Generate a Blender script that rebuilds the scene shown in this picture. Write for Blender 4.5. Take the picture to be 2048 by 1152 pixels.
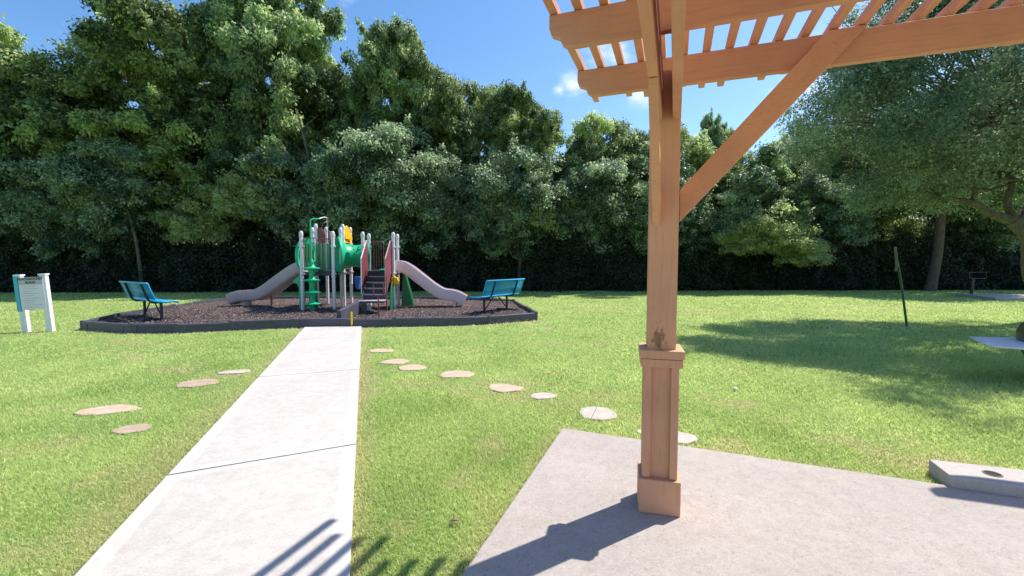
import bpy, bmesh, math, random
import numpy as np
from mathutils import Vector, Matrix, Quaternion
R = math.radians
rng = np.random.default_rng(7); random.seed(7)
for o in list(bpy.data.objects): bpy.data.objects.remove(o)
S = bpy.context.scene
COL = S.collection

# ------------------------------------------------------------------ camera
cam = bpy.data.cameras.new('camera'); cam.sensor_width = 36; cam.lens = 15.645
cam.clip_start = .05; cam.clip_end = 3000
co = bpy.data.objects.new('camera', cam); COL.objects.link(co)
co.location = (0, 0, 1.5); co.rotation_euler = (R(90-3.28), 0, 0)
S.camera = co
S.render.resolution_x = 1024; S.render.resolution_y = 576

# ------------------------------------------------------------------ light
SUN_AZ, SUN_EL = 58.0, 54.0          # azimuth clockwise from +Y
W = bpy.data.worlds.new('World'); S.world = W; W.use_nodes = True
wt = W.node_tree; wt.nodes.clear()
def wn(t, **k):
    n = wt.nodes.new(t)
    for a, b in k.items(): setattr(n, a, b)
    return n
sky = wn('ShaderNodeTexSky', sky_type='NISHITA', sun_disc=False, sun_elevation=R(SUN_EL), sun_rotation=R(SUN_AZ),
         altitude=50, air_density=1.0, dust_density=.6, ozone_density=2.2)
tc = wn('ShaderNodeTexCoord')
def clouds():
    """small fair weather clouds: patches of noise around a few sky directions"""
    last = None
    nz = wn('ShaderNodeTexNoise'); nz.inputs['Scale'].default_value = 15; nz.inputs['Detail'].default_value = 9
    nz.inputs['Roughness'].default_value = .62
    mp = wn('ShaderNodeMapping'); mp.inputs['Scale'].default_value = (1, 1, 1.7)
    wt.links.new(tc.outputs['Generated'], mp.inputs[0]); wt.links.new(mp.outputs[0], nz.inputs[0])
    for d, rad, amp in [((.123, .925, .36), .052, .85), ((.098, .931, .352), .03, .9), ((.164, .902, .399), .06, .62), ((.209, .887, .411), .06, .6), ((.25, .909, .334), .055, .8),
                        ((-.293, .832, .471), .03, .6), ((-.6, .715, .354), .10, .55), ((-.483, .798, .361), .07, .7),
                        ((.55, .78, .32), .14, .6), ((.8, .4, .5), .2, .7), ((-.8, .3, .5), .2, .6)]:
        v = Vector(d).normalized()
        ds = wn('ShaderNodeVectorMath', operation='DISTANCE'); ds.inputs[1].default_value = v
        wt.links.new(tc.outputs['Generated'], ds.inputs[0])
        m = wn('ShaderNodeMapRange'); m.inputs['From Min'].default_value = rad; m.inputs['From Max'].default_value = 0
        m.inputs['To Min'].default_value = 0; m.inputs['To Max'].default_value = amp
        wt.links.new(ds.outputs['Value'], m.inputs['Value'])
        if last is None: last = m.outputs[0]
        else:
            a = wn('ShaderNodeMath', operation='MAXIMUM'); wt.links.new(last, a.inputs[0]); wt.links.new(m.outputs[0], a.inputs[1]); last = a.outputs[0]
    a = wn('ShaderNodeMath', operation='MULTIPLY_ADD'); wt.links.new(last, a.inputs[0]); a.inputs[1].default_value = .62
    wt.links.new(nz.outputs[0], a.inputs[2])
    m = wn('ShaderNodeMapRange', interpolation_type='SMOOTHSTEP'); m.inputs['From Min'].default_value = .62; m.inputs['From Max'].default_value = 1.28; m.inputs['To Max'].default_value = .85
    wt.links.new(a.outputs[0], m.inputs['Value'])
    return m.outputs[0]
mx = wn('ShaderNodeMix', data_type='RGBA'); cl = clouds()
wt.links.new(cl, mx.inputs[0]); 
hs = wn('ShaderNodeHueSaturation'); hs.inputs['Saturation'].default_value = 1.22; hs.inputs['Value'].default_value = 1.0
wt.links.new(sky.outputs[0], hs.inputs['Color'])
wt.links.new(hs.outputs[0], mx.inputs[6]); mx.inputs[7].default_value = (6.2, 6.5, 7.3, 1)
bg = wn('ShaderNodeBackground'); bg.inputs[1].default_value = .108
ow = wn('ShaderNodeOutputWorld')
wt.links.new(mx.outputs[2], bg.inputs[0]); wt.links.new(bg.outputs[0], ow.inputs[0])
sl = bpy.data.lights.new('sun', 'SUN'); sl.energy = 3.6; sl.angle = R(.55); sl.color = (1, .95, .87)
so = bpy.data.objects.new('sun', sl); COL.objects.link(so)
sd = Vector((math.sin(R(SUN_AZ))*math.cos(R(SUN_EL)), math.cos(R(SUN_AZ))*math.cos(R(SUN_EL)), math.sin(R(SUN_EL))))
so.rotation_euler = sd.to_track_quat('Z', 'Y').to_euler(); so.location = (8, 6, 14)
S.view_settings.view_transform = 'Standard'; S.view_settings.look = 'None'
S.view_settings.exposure = .98; S.view_settings.gamma = 1
S.render.engine = 'CYCLES'
S.cycles.max_bounces = 6; S.cycles.transparent_max_bounces = 12

# ------------------------------------------------------------------ materials
class NT:
    def __init__(s, name):
        s.m = bpy.data.materials.new(name); s.m.use_nodes = True; s.t = s.m.node_tree; s.t.nodes.clear()
        s.out = s.t.nodes.new('ShaderNodeOutputMaterial'); s.tc = s.n('ShaderNodeTexCoord')
    def n(s, t, inp=None, **k):
        x = s.t.nodes.new(t)
        for a, b in k.items(): setattr(x, a, b)
        for a, b in (inp or {}).items():
            if isinstance(b, bpy.types.NodeSocket): s.t.links.new(b, x.inputs[a])
            else: x.inputs[a].default_value = b
        return x
    def noise(s, scale, detail=4, rough=.55, src='Object', stretch=None):
        v = s.tc.outputs[src]
        if stretch: v = s.n('ShaderNodeMapping', {0: v, 'Scale': stretch}).outputs[0]
        return s.n('ShaderNodeTexNoise', {'Vector': v, 'Scale': scale, 'Detail': detail, 'Roughness': rough}).outputs[0]
    def ramp(s, fac, stops):
        r = s.n('ShaderNodeValToRGB', {0: fac}); e = r.color_ramp.elements
        while len(e) < len(stops): e.new(.5)
        for i, (p, c) in enumerate(stops):
            e[i].position = p; e[i].color = (*c, 1) if len(c) == 3 else c
        return r.outputs[0]
    def mix(s, f, a, b, mode='MIX'):
        x = s.n('ShaderNodeMix', {0: f}, data_type='RGBA', blend_type=mode)
        for i, v in ((6, a), (7, b)):
            if isinstance(v, bpy.types.NodeSocket): s.t.links.new(v, x.inputs[i])
            else: x.inputs[i].default_value = (*v, 1)
        return x.outputs[2]
    def math(s, op, a, b=0.0, c=0.0):
        return s.n('ShaderNodeMath', {0: a, 1: b, 2: c}, operation=op).outputs[0]
    def bump(s, h, strength=.3, dist=.01):
        return s.n('ShaderNodeBump', {'Height': h, 'Strength': strength, 'Distance': dist}).outputs[0]
    def bsdf(s, col, rough=.6, bump=None, metal=0, spec=.5):
        d = {'Base Color': col if isinstance(col, bpy.types.NodeSocket) else (*col, 1), 'Roughness': rough, 'Metallic': metal, 'Specular IOR Level': spec}
        if bump is not None: d['Normal'] = bump
        return s.n('ShaderNodeBsdfPrincipled', d).outputs[0]
    def done(s, sh): s.t.links.new(sh, s.out.inputs[0]); return s.m

def painted(name, c, rough=.45, var=.12, grime=.15, scale=6, spec=.5):
    t = NT(name); a = t.noise(scale, 5); b = t.noise(scale*9, 3)
    dk = tuple(x*(1-var*2) for x in c); lt = tuple(min(1, x*(1+var)) for x in c)
    col = t.mix(a, dk, lt); g = t.ramp(b, [(.45, (0, 0, 0)), (.8, (grime,)*3)])
    col = t.mix(g, col, (.12, .10, .085))
    return t.done(t.bsdf(col, rough, t.bump(b, .15, .002), spec=spec))
def wood(name, c):
    t = NT(name); gr = t.noise(9, 7, .6, stretch=(.55, 9, 9)); bl = t.noise(2.2, 4); fi = t.noise(90, 3)
    col = t.mix(t.ramp(bl, [(.3, (0, 0, 0)), (.7, (1, 1, 1))]), tuple(x*.86 for x in c), tuple(x*1.08 for x in c))
    col = t.mix(t.ramp(gr, [(.52, (0, 0, 0)), (.72, (.36,)*3)]), col, tuple(x*.52 for x in c))
    sp = t.ramp(fi, [(.68, (0, 0, 0)), (.78, (.5,)*3)]); col = t.mix(sp, col, (.13, .06, .035))
    return t, col, t.bump(t.math('ADD', gr, t.math('MULTIPLY', fi, .3)), .35, .004)
def wood_mat(name, c):
    t, col, b = wood(name, c); return t.done(t.bsdf(col, .62, b, spec=.3))
TERRA = (.69, .345, .20)
M = {}
M['wood'] = wood_mat('painted_terracotta_wood', TERRA)
def post_mat():      # vertical grain and a burnt scrape above the cap
    t = NT('painted_terracotta_post'); c = TERRA
    gr = t.noise(9, 7, .6, stretch=(9, 9, .55)); bl = t.noise(2.2, 4); fi = t.noise(90, 3)
    col = t.mix(t.ramp(bl, [(.3, (0, 0, 0)), (.7, (1, 1, 1))]), tuple(x*.86 for x in c), tuple(x*1.08 for x in c))
    col = t.mix(t.ramp(gr, [(.52, (0, 0, 0)), (.72, (.36,)*3)]), col, tuple(x*.52 for x in c))
    sp = t.ramp(fi, [(.70, (0, 0, 0)), (.78, (.5,)*3)]); col = t.mix(sp, col, (.13, .06, .035))
    d = t.n('ShaderNodeVectorMath', {0: t.n('ShaderNodeMapping', {0: t.tc.outputs['Object'], 'Scale': (1.25, 1, .62)}).outputs[0],
                                     1: (-.02*1.25, -.083, 1.035*.62)}, operation='DISTANCE').outputs['Value']
    sc = t.noise(48, 5, .7, stretch=(1, 1, .55))
    m = t.math('SUBTRACT', t.math('MULTIPLY', sc, 1.5), t.math('MULTIPLY', d, 7.5))
    col = t.mix(t.ramp(m, [(.40, (0, 0, 0)), (.58, (.62,)*3)]), col, (.09, .045, .028))
    return t.done(t.bsdf(col, .62, t.bump(gr, .3, .004), spec=.3))
M['post'] = post_mat()

def concrete(name, c, speck=.5, bump=.25, streak=None, seed_scale=1.0):
    t = NT(name); big = t.noise(.9*seed_scale, 5, .6); mid = t.noise(14, 5, .65); fin = t.noise(115, 4, .8)
    col = t.mix(t.ramp(big, [(.3, (0, 0, 0)), (.72, (1, 1, 1))]), tuple(x*.87 for x in c), tuple(x*1.06 for x in c))
    col = t.mix(t.ramp(mid, [(.42, (.0,)*3), (.72, (.45,)*3)]), col, tuple(x*.66 for x in c))
    st_ = t.noise(3.2, 6, .7); col = t.mix(t.ramp(st_, [(.52, (.0,)*3), (.68, (.35,)*3)]), col, (c[0]*.82, c[1]*.74, c[2]*.68))
    col = t.mix(t.ramp(fin, [(.52, (0, 0, 0)), (.74, (speck,)*3)]), col, tuple(x*.55 for x in c))
    gr_ = t.noise(48, 3, .75); col = t.mix(t.ramp(gr_, [(.56, (0, 0, 0)), (.66, (speck*.55,)*3)]), col, tuple(x*.5 for x in c))
    lt_ = t.noise(70, 2, .6, stretch=(1, 1.1, 1)); col = t.mix(t.ramp(lt_, [(.60, (0, 0, 0)), (.68, (speck*.5,)*3)]), col, tuple(min(.85, x*1.35) for x in c))
    h = fin
    if streak: h = t.math('ADD', t.noise(60, 3, .5, stretch=streak), t.math('MULTIPLY', fin, .6))
    return t.done(t.bsdf(col, .85, t.bump(h, bump, .004), spec=.25))
M['conc_broom'] = concrete('broomed_concrete', (.545, .505, .468), .6, .6, (.35, 6, 1))
M['conc_smooth'] = concrete('trowelled_concrete', (.575, .538, .50), .25, .2)
M['conc_patio'] = concrete('patio_concrete', (.455, .40, .362), .9, .8)
M['conc_slab'] = concrete('old_slab_concrete', (.50, .455, .42), .4, .5)
M['joint'] = painted('joint_dirt', (.16, .13, .10), .9)
def stone(name, a, b):
    t = NT(name); n1 = t.noise(7, 6, .65); n2 = t.noise(60, 3)
    col = t.mix(t.ramp(n1, [(.35, (0, 0, 0)), (.65, (1, 1, 1))]), a, b)
    col = t.mix(t.ramp(n2, [(.55, (0, 0, 0)), (.75, (.4,)*3)]), col, tuple(x*.6 for x in a))
    return t.done(t.bsdf(col, .85, t.bump(t.math('ADD', n1, t.math('MULTIPLY', n2, .4)), .5, .01), spec=.2))
M['stone_pink'] = stone('pink_flagstone', (.46, .32, .23), (.57, .44, .35))
M['stone_grey'] = stone('grey_flagstone', (.44, .37, .32), (.54, .47, .42))
M['stone_brown'] = stone('brown_flagstone', (.36, .26, .19), (.46, .35, .27))

def lawn_ground():
    t = NT('turf_soil'); a = t.noise(.35, 5, .6); b = t.noise(2.6, 6, .65); c = t.noise(26, 5, .7); f = t.noise(110, 3, .7)
    col = t.mix(t.ramp(b, [(.3, (0, 0, 0)), (.7, (1, 1, 1))]), (.24, .36, .09), (.38, .46, .16))
    col = t.mix(t.ramp(a, [(.5, (0, 0, 0)), (.75, (.6,)*3)]), col, (.38, .42, .17))
    col = t.mix(t.ramp(c, [(.45, (0, 0, 0)), (.75, (.65,)*3)]), col, (.13, .20, .045))
    col = t.mix(t.ramp(f, [(.5, (0, 0, 0)), (.8, (.6,)*3)]), col, (.42, .47, .22))
    at = t.n('ShaderNodeAttribute', attribute_name='dry').outputs['Fac']
    dm = t.math('MULTIPLY', at, t.ramp(c, [(.25, (.4,)*3), (.6, (1,)*3)]))
    col = t.mix(dm, col, (.34, .25, .14))
    return t.done(t.bsdf(col, .95, t.bump(t.math('ADD', c, t.math('MULTIPLY', f, .6)), .9, .03), spec=.1))
M['lawn'] = lawn_ground()
def leafmat(name, dark, light, spec=.35, rough=.5, trans=.35, transcol=None, drycol=None):
    """leaf blades: colour by the 'tone' value stored for each clump or blade"""
    t = NT(name); at = t.n('ShaderNodeAttribute', attribute_name='tone').outputs['Fac']
    col = t.mix(at, dark, light)
    if drycol:
        dr = t.n('ShaderNodeAttribute', attribute_name='dry').outputs['Fac']; col = t.mix(dr, col, drycol)
    p = t.bsdf(col, rough, spec=spec)
    tcx = t.n('ShaderNodeHueSaturation', {'Hue': .49, 'Saturation': 1.02, 'Value': 1.6, 'Color': col}).outputs[0]
    tr = t.n('ShaderNodeBsdfTranslucent', {'Color': tcx}).outputs[0]
    return t.done(t.n('ShaderNodeMixShader', {0: trans, 1: p, 2: tr}).outputs[0])
M['grass'] = leafmat('grass_blades', (.30, .42, .125), (.58, .66, .28), .3, .5, .45, drycol=(.66, .56, .34))
M['leaf_elm'] = leafmat('elm_leaves', (.034, .076, .028), (.44, .55, .22), .35, .5, .5)
M['leaf_ash'] = leafmat('ash_leaves', (.036, .084, .036), (.43, .55, .25), .4, .46, .5)
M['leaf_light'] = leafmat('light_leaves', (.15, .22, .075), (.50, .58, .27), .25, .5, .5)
M['leaf_priv'] = leafmat('privet_leaves', (.038, .086, .042), (.46, .58, .34), .5, .42, .45)
M['leaf_hedge_shade'] = leafmat('hedge_leaves_painted_shade', (.010, .021, .010), (.040, .062, .024), .35, .45, .2)  # near black: the shade under the trees is put into the leaf colour
M['leaf_wood_shade'] = leafmat('woodland_leaves_painted_shade', (.012, .030, .014), (.10, .14, .055), .3, .5, .35)  # deep shade between the crowns painted in as a darker leaf colour
M['leaf_oak'] = leafmat('oak_leaves', (.11, .18, .105), (.33, .42, .25), .35, .45, .42)
def bark(name, a, b):
    t = NT(name); n1 = t.noise(5, 6, .65, stretch=(3, 3, .7)); n2 = t.noise(22, 5, .7)
    col = t.mix(t.ramp(n1, [(.35, (0, 0, 0)), (.65, (1, 1, 1))]), a, b)
    col = t.mix(t.ramp(n2, [(.4, (0, 0, 0)), (.7, (.6,)*3)]), col, tuple(x*.5 for x in a))
    return t.done(t.bsdf(col, .9, t.bump(t.math('ADD', n1, n2), .8, .03), spec=.15))
M['bark'] = bark('grey_brown_bark', (.10, .075, .055), (.20, .16, .125))
M['bark_oak'] = bark('pale_oak_bark', (.10, .09, .068), (.23, .205, .16))
def mulch():
    t = NT('rubber_mulch'); a = t.noise(38, 5, .75); b = t.n('ShaderNodeTexVoronoi', {'Vector': t.tc.outputs['Object'], 'Scale': 26.0})
    c = t.noise(1.1, 4)
    col = t.mix(b.outputs['Color'], (.055, .038, .036), (.20, .145, .135), 'MIX')
    col = t.mix(t.ramp(a, [(.45, (0, 0, 0)), (.7, (.8,)*3)]), col, (.045, .030, .030))
    col = t.mix(t.ramp(c, [(.4, (0, 0, 0)), (.7, (.35,)*3)]), col, (.24, .17, .145))
    return t.done(t.bsdf(col, .9, t.bump(t.math('ADD', a, b.outputs['Distance']), 1.0, .03), spec=.2))
M['mulch'] = mulch()
def chipmat():
    t = NT('mulch_chips'); at = t.n('ShaderNodeAttribute', attribute_name='tone').outputs['Fac']
    return t.done(t.bsdf(t.ramp(at, [(0, (.04, .03, .03)), (.5, (.15, .11, .105)), (1, (.46, .38, .36))]), .85, spec=.3))
M['chips'] = chipmat()
M['border'] = painted('dark_border_plastic', (.075, .075, .105), .5, .25, .25, 4)
M['postmetal'] = painted('offwhite_post_enamel', (.78, .72, .76), .35, .03, .05, 5)
M['capw'] = painted('white_cap_plastic', (.74, .70, .72), .35, .04, .05)
M['green'] = painted('green_plastic', (.012, .46, .21), .35, .08, .05, 5)
M['dgreen'] = painted('deep_green_plastic', (.010, .16, .055), .4, .1, .1, 5)
M['slide_tan'] = painted('faded_tan_slide', (.52, .43, .44), .42, .12, .25, 3)
M['slide_pink'] = painted('pink_grey_slide', (.80, .62, .66), .38, .05, .08, 3)
M['maroon'] = painted('maroon_panel', (.22, .05, .062), .45, .08, .15, 5)
M['brown'] = painted('brown_steel', (.17, .09, .085), .4, .1, .1)
M['stepd'] = painted('dark_step_coating', (.045, .043, .058), .6, .2, .2)
M['stepl'] = painted('worn_step_edge', (.40, .37, .39), .6, .2, .3)
M['yellow'] = painted('yellow_plastic', (.85, .50, .012), .38, .06, .06, 8)
M['blue'] = painted('blue_tub_plastic', (.02, .14, .52), .4, .1, .1)
M['tan'] = painted('tan_panel', (.42, .33, .22), .5, .08, .12)
M['black'] = painted('black_steel', (.018, .018, .022), .45, .2, .1)
M['white'] = painted('white_paint', (.80, .78, .80), .5, .03, .06)
M['signw'] = painted('sign_panel_white', (.74, .68, .78), .5, .03, .04)
M['signg'] = painted('sign_header_grey', (.42, .43, .47), .5, .03, .04)
M['teal'] = painted('teal_edge_paint', (.05, .42, .52), .45, .04, .04)
M['ink'] = painted('sign_ink', (.03, .03, .05), .6, .05, 0)
M['inkg'] = painted('faint_sign_ink', (.40, .40, .45), .6, .05, 0)
M['olive'] = painted('olive_enamel', (.12, .115, .045), .4, .1, .15)
M['greenpole'] = painted('green_stake_paint', (.015, .085, .045), .45, .15, .1)
M['rotwood'] = painted('weathered_tip', (.20, .15, .10), .8, .2, .3)
M['hole'] = painted('hole_dark', (.01, .01, .01), .9, 0, 0)
def perforated(name, c):
    t = NT(name); v = t.n('ShaderNodeTexVoronoi', {'Vector': t.tc.outputs['Object'], 'Scale': 30.0, 'Randomness': 0.15})
    m = t.ramp(v.outputs['Distance'], [(.26, (1, 1, 1)), (.32, (0, 0, 0))])
    p = t.bsdf(c, .38); tr = t.n('ShaderNodeBsdfTransparent').outputs[0]
    return t.done(t.n('ShaderNodeMixShader', {0: m, 1: p, 2: tr}).outputs[0])
M['benchmesh'] = perforated('blue_coated_mesh', (.012, .30, .55))
M['benchblue'] = painted('blue_coated_rim', (.012, .32, .60), .35, .05, .04)

# ------------------------------------------------------------------ mesh helpers
class MB:
    def __init__(s): s.v = []; s.f = []; s.mi = []
    def add(s, vs, fs, mi=0):
        b = len(s.v); s.v += [tuple(v) for v in vs]; s.f += [tuple(i+b for i in f) for f in fs]; s.mi += [mi]*len(fs)
    def box(s, c, size, rot=None, mi=0):
        c = Vector(c); h = [x/2 for x in size]; q = rot if rot is not None else Matrix.Identity(3)
        vs = [c + q @ Vector((x*h[0], y*h[1], z*h[2])) for x in (-1, 1) for y in (-1, 1) for z in (-1, 1)]
        s.add(vs, [(0, 1, 3, 2), (4, 6, 7, 5), (0, 4, 5, 1), (2, 3, 7, 6), (0, 2, 6, 4), (1, 5, 7, 3)], mi)
    def beam(s, a, b, w, h, mi=0):           # box from a to b, w horizontally, h upwards
        a, b = Vector(a), Vector(b); d = (b-a); L = d.length; d.normalize()
        side = d.cross(Vector((0, 0, 1)))
        if side.length < 1e-4: side = Vector((1, 0, 0))
        side.normalize(); up = side.cross(d)
        s.box((a+b)/2, (L, w, h), Matrix((d, side, up)).transposed(), mi)
    def tube(s, pts, r, n=10, mi=0, cap=True):
        pts = [Vector(p) for p in pts]; rs = r if isinstance(r, (list, tuple)) else [r]*len(pts)
        t0 = (pts[1]-pts[0]).normalized(); u = t0.orthogonal().normalized(); vs = []
        for i, p in enumerate(pts):
            if 0 < i < len(pts)-1: t = ((pts[i+1]-p).normalized()+(p-pts[i-1]).normalized()).normalized()
            elif i == 0: t = t0
            else: t = (p-pts[i-1]).normalized()
            u = (u - t*u.dot(t)).normalized(); w = t.cross(u)
            vs += [p + (u*math.cos(k*2*math.pi/n)+w*math.sin(k*2*math.pi/n))*rs[i] for k in range(n)]
        fs = [(i*n+k, i*n+(k+1) % n, (i+1)*n+(k+1) % n, (i+1)*n+k) for i in range(len(pts)-1) for k in range(n)]
        if cap: fs += [tuple(reversed(range(n))), tuple(range((len(pts)-1)*n, len(pts)*n))]
        s.add(vs, fs, mi)
    def lathe(s, prof, c, axis=(0, 0, 1), n=24, mi=0):   # prof: list (radius, height)
        q = Vector((0, 0, 1)).rotation_difference(Vector(axis).normalized()); c = Vector(c)
        vs = [c + q @ Vector((r*math.cos(k*2*math.pi/n), r*math.sin(k*2*math.pi/n), h)) for r, h in prof for k in range(n)]
        fs = [(i*n+k, i*n+(k+1) % n, (i+1)*n+(k+1) % n, (i+1)*n+k) for i in range(len(prof)-1) for k in range(n)]
        s.add(vs, fs, mi)
    def prism(s, poly, off, mi=0):           # poly of 3D points extruded by off
        poly = [Vector(p) for p in poly]; off = Vector(off); n = len(poly)
        s.add(poly+[p+off for p in poly], [tuple(range(n)), tuple(reversed(range(n, 2*n)))] +
              [((i+1) % n, i, n+i, n+(i+1) % n) for i in range(n)], mi)
    def build(s, name, mats, parent=None, bevel=0, smooth=True, angle=35, seg=2):
        me = bpy.data.meshes.new(name); me.from_pydata(s.v, [], s.f)
        mats = mats if isinstance(mats, (list, tuple)) else [mats]
        for m in mats: me.materials.append(M[m] if isinstance(m, str) else m)
        me.polygons.foreach_set('material_index', s.mi)
        bm = bmesh.new(); bm.from_mesh(me); bmesh.ops.recalc_face_normals(bm, faces=bm.faces); bm.to_mesh(me); bm.free()
        if smooth: me.shade_smooth(); me.set_sharp_from_angle(angle=R(angle))
        o = bpy.data.objects.new(name, me); COL.objects.link(o)
        if parent is not None: o.parent = parent
        if bevel:
            b = o.modifiers.new('bevel', 'BEVEL'); b.width = bevel; b.segments = seg; b.limit_method = 'ANGLE'; b.angle_limit = R(40)
        return o
def npmesh(name, V, F, mats, attrs=None, parent=None, smooth=False):
    me = bpy.data.meshes.new(name); k = F.shape[1]
    me.vertices.add(len(V)); me.vertices.foreach_set('co', V.astype(np.float32).ravel())
    me.loops.add(F.size); me.loops.foreach_set('vertex_index', F.astype(np.int32).ravel())
    me.polygons.add(len(F)); me.polygons.foreach_set('loop_start', np.arange(0, F.size, k, dtype=np.int32))
    me.update(calc_edges=True)
    for a, d in (attrs or {}).items():
        at = me.attributes.new(a, 'FLOAT', 'POINT'); at.data.foreach_set('value', d.astype(np.float32))
    for m in mats: me.materials.append(M[m])
    if smooth: me.shade_smooth()
    return me
def link(name, me, parent=None, loc=None, rz=0, sc=None):
    o = bpy.data.objects.new(name, me); COL.objects.link(o)
    if parent is not None: o.parent = parent
    if loc is not None: o.location = loc
    o.rotation_euler.z = rz
    if sc: o.scale = sc if isinstance(sc, tuple) else (sc,)*3
    return o
def tag(o, label=None, cat=None, group=None, kind=None):
    for k, v in (('label', label), ('category', cat), ('group', group), ('kind', kind)):
        if v: o[k] = v
    return o
def empty(name, loc=(0, 0, 0), rz=0):
    o = bpy.data.objects.new(name, None); COL.objects.link(o); o.location = loc; o.rotation_euler.z = rz
    o.empty_display_size = .2; return o

# ------------------------------------------------------------------ the ground
PATH_D = Vector((-.314, .949, 0)).normalized(); PATH_S = Vector((PATH_D.y, -PATH_D.x, 0))
PATH_L = Vector((-2.078, 2.05, 0))           # a point of the left edge
PW = 1.236
BORDER = [(-9.58, 9.88), (-8.09, 9.40), (-7.146, 9.45), (-6.2, 9.80), (-5.04, 10.2), (-3.89, 10.33), (-2.74, 10.38), (-1.63, 10.52), (-.56, 10.83), (.62, 11.6),
          (.42, 13.2), (.05, 15.7), (-1.6, 16.6), (-4.2, 17.0), (-7.2, 17.1), (-10.6, 16.7), (-10.65, 14.9), (-10.46, 13.7), (-10.1, 11.3)]
PATIO = [(.45, 3.888), (2.794, 2.904), (3.219, 2.716), (5.2, 1.86), (3.6, -2.4), (-2.6, -2.4), (-.98, 0)]
def inpoly(x, y, poly):
    r = np.zeros(x.shape, bool); n = len(poly)
    for i in range(n):
        x1, y1 = poly[i]; x2, y2 = poly[(i+1) % n]
        c = ((y1 > y) != (y2 > y)) & (x < (x2-x1)*(y-y1)/((y2-y1)+1e-12)+x1); r ^= c
    return r
def path_uv(x, y):
    dx, dy = x-PATH_L.x, y-PATH_L.y
    return dx*PATH_S.x+dy*PATH_S.y, dx*PATH_D.x+dy*PATH_D.y
def vnoise(x, y, s, seed=0):                 # smooth value noise
    x = x/s+seed*17.3; y = y/s+seed*9.1; xi = np.floor(x).astype(int); yi = np.floor(y).astype(int); fx = x-xi; fy = y-yi
    fx = fx*fx*(3-2*fx); fy = fy*fy*(3-2*fy)
    def h(a, b): return np.modf(np.abs(np.sin(a*127.1+b*311.7+seed*3.7)*43758.5453))[0]
    return (h(xi, yi)*(1-fx)+h(xi+1, yi)*fx)*(1-fy)+(h(xi, yi+1)*(1-fx)+h(xi+1, yi+1)*fx)*fy
def poly_dist(x, y, poly):
    d = np.full(x.shape, 1e9); n = len(poly)
    for i in range(n):
        a = np.array(poly[i]); b = np.array(poly[(i+1) % n]); ab = b-a
        t = np.clip(((x-a[0])*ab[0]+(y-a[1])*ab[1])/(ab@ab), 0, 1)
        d = np.minimum(d, np.hypot(x-a[0]-t*ab[0], y-a[1]-t*ab[1]))
    return d
BARE = [(-4.65, 6.1, .34, .15, .8), (-7.2, 8.3, .7, .25, .45), (-.55, 7.6, .25, .12, .7), (-3.75, 5.9, .55, .3, .6), (.95, 4.9, .5, .3, .35), (.1, 4.85, .4, .2, .5),
        (3.0, 14.6, 3.2, 1.0, .42), (5.6, 13.2, 2.2, .8, .38), (13, 14.6, 4.5, .9, .40), (-6.9, 7.4, .5, .2, .4), (3.15, 3.25, .6, .22, .7), (-10.3, 9.5, .7, .2, .6), (1.3, 4.2, .6, .3, .3), (.7, 8.2, .6, .3, .25)]
def dryness(x, y):
    d = np.zeros(x.shape)
    u, v = path_uv(x, y); e = np.where((v > -1) & (v < 9), np.minimum(np.abs(u-0), np.abs(u-PW)), 9)
    n = vnoise(x, y, .22, 3)*.6+vnoise(x, y, .07, 5)*.4; n2 = vnoise(x, y, 1.3, 8)
    rightside = np.where(u > PW/2, 1.0, .55)
    d = np.maximum(d, np.clip((.42*n2+.10-e)/.25, 0, 1)*rightside*(.35+.65*n))
    d = np.maximum(d, np.clip((.22-poly_dist(x, y, PATIO))/.2, 0, 1)*n*.55)
    d = np.maximum(d, np.clip((.32-poly_dist(x, y, BORDER))/.3, 0, 1)*(.3+.7*n))
    for (cx, cy, rx, ry, a) in BARE:
        q = np.sqrt(((x-cx)/rx)**2+((y-cy)/ry)**2); d = np.maximum(d, np.clip(1.35-q-.5*n, 0, 1)*a)
    b = vnoise(x, y, .9, 11)*.55+vnoise(x, y, .25, 12)*.45
    d = np.maximum(d, np.clip((b-.64)*2.0, 0, .45)*np.where(x < 3, 1, .5))
    return np.clip(d, 0, 1)
def lawn_sheet():
    xs = np.concatenate([np.linspace(-900, -60, 8), np.linspace(-50, -13, 20), np.arange(-12, 8, .12), np.linspace(8.2, 50, 70), np.linspace(60, 900, 8)])
    ys = np.concatenate([np.linspace(-300, -12, 6), np.linspace(-10, 1.4, 12), np.arange(1.6, 13, .12), np.linspace(13.2, 45, 70), np.linspace(60, 1500, 10)])
    X, Y = np.meshgrid(xs, ys); Z = np.zeros_like(X)-.012
    Z += np.where(np.abs(X) < 60, (vnoise(X, Y, .8, 1)-.5)*.012, 0)
    V = np.stack([X.ravel(), Y.ravel(), Z.ravel()], 1); nx, ny = len(xs), len(ys)
    i = np.arange((nx-1)*(ny-1)); a = (i//(nx-1))*nx+i % (nx-1)
    F = np.stack([a, a+1, a+nx+1, a+nx], 1)
    me = npmesh('lawn', V, F, ['lawn'], {'dry': dryness(V[:, 0], V[:, 1])}, smooth=True)
    return tag(link('lawn', me), kind='structure')
lawn_sheet()

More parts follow.
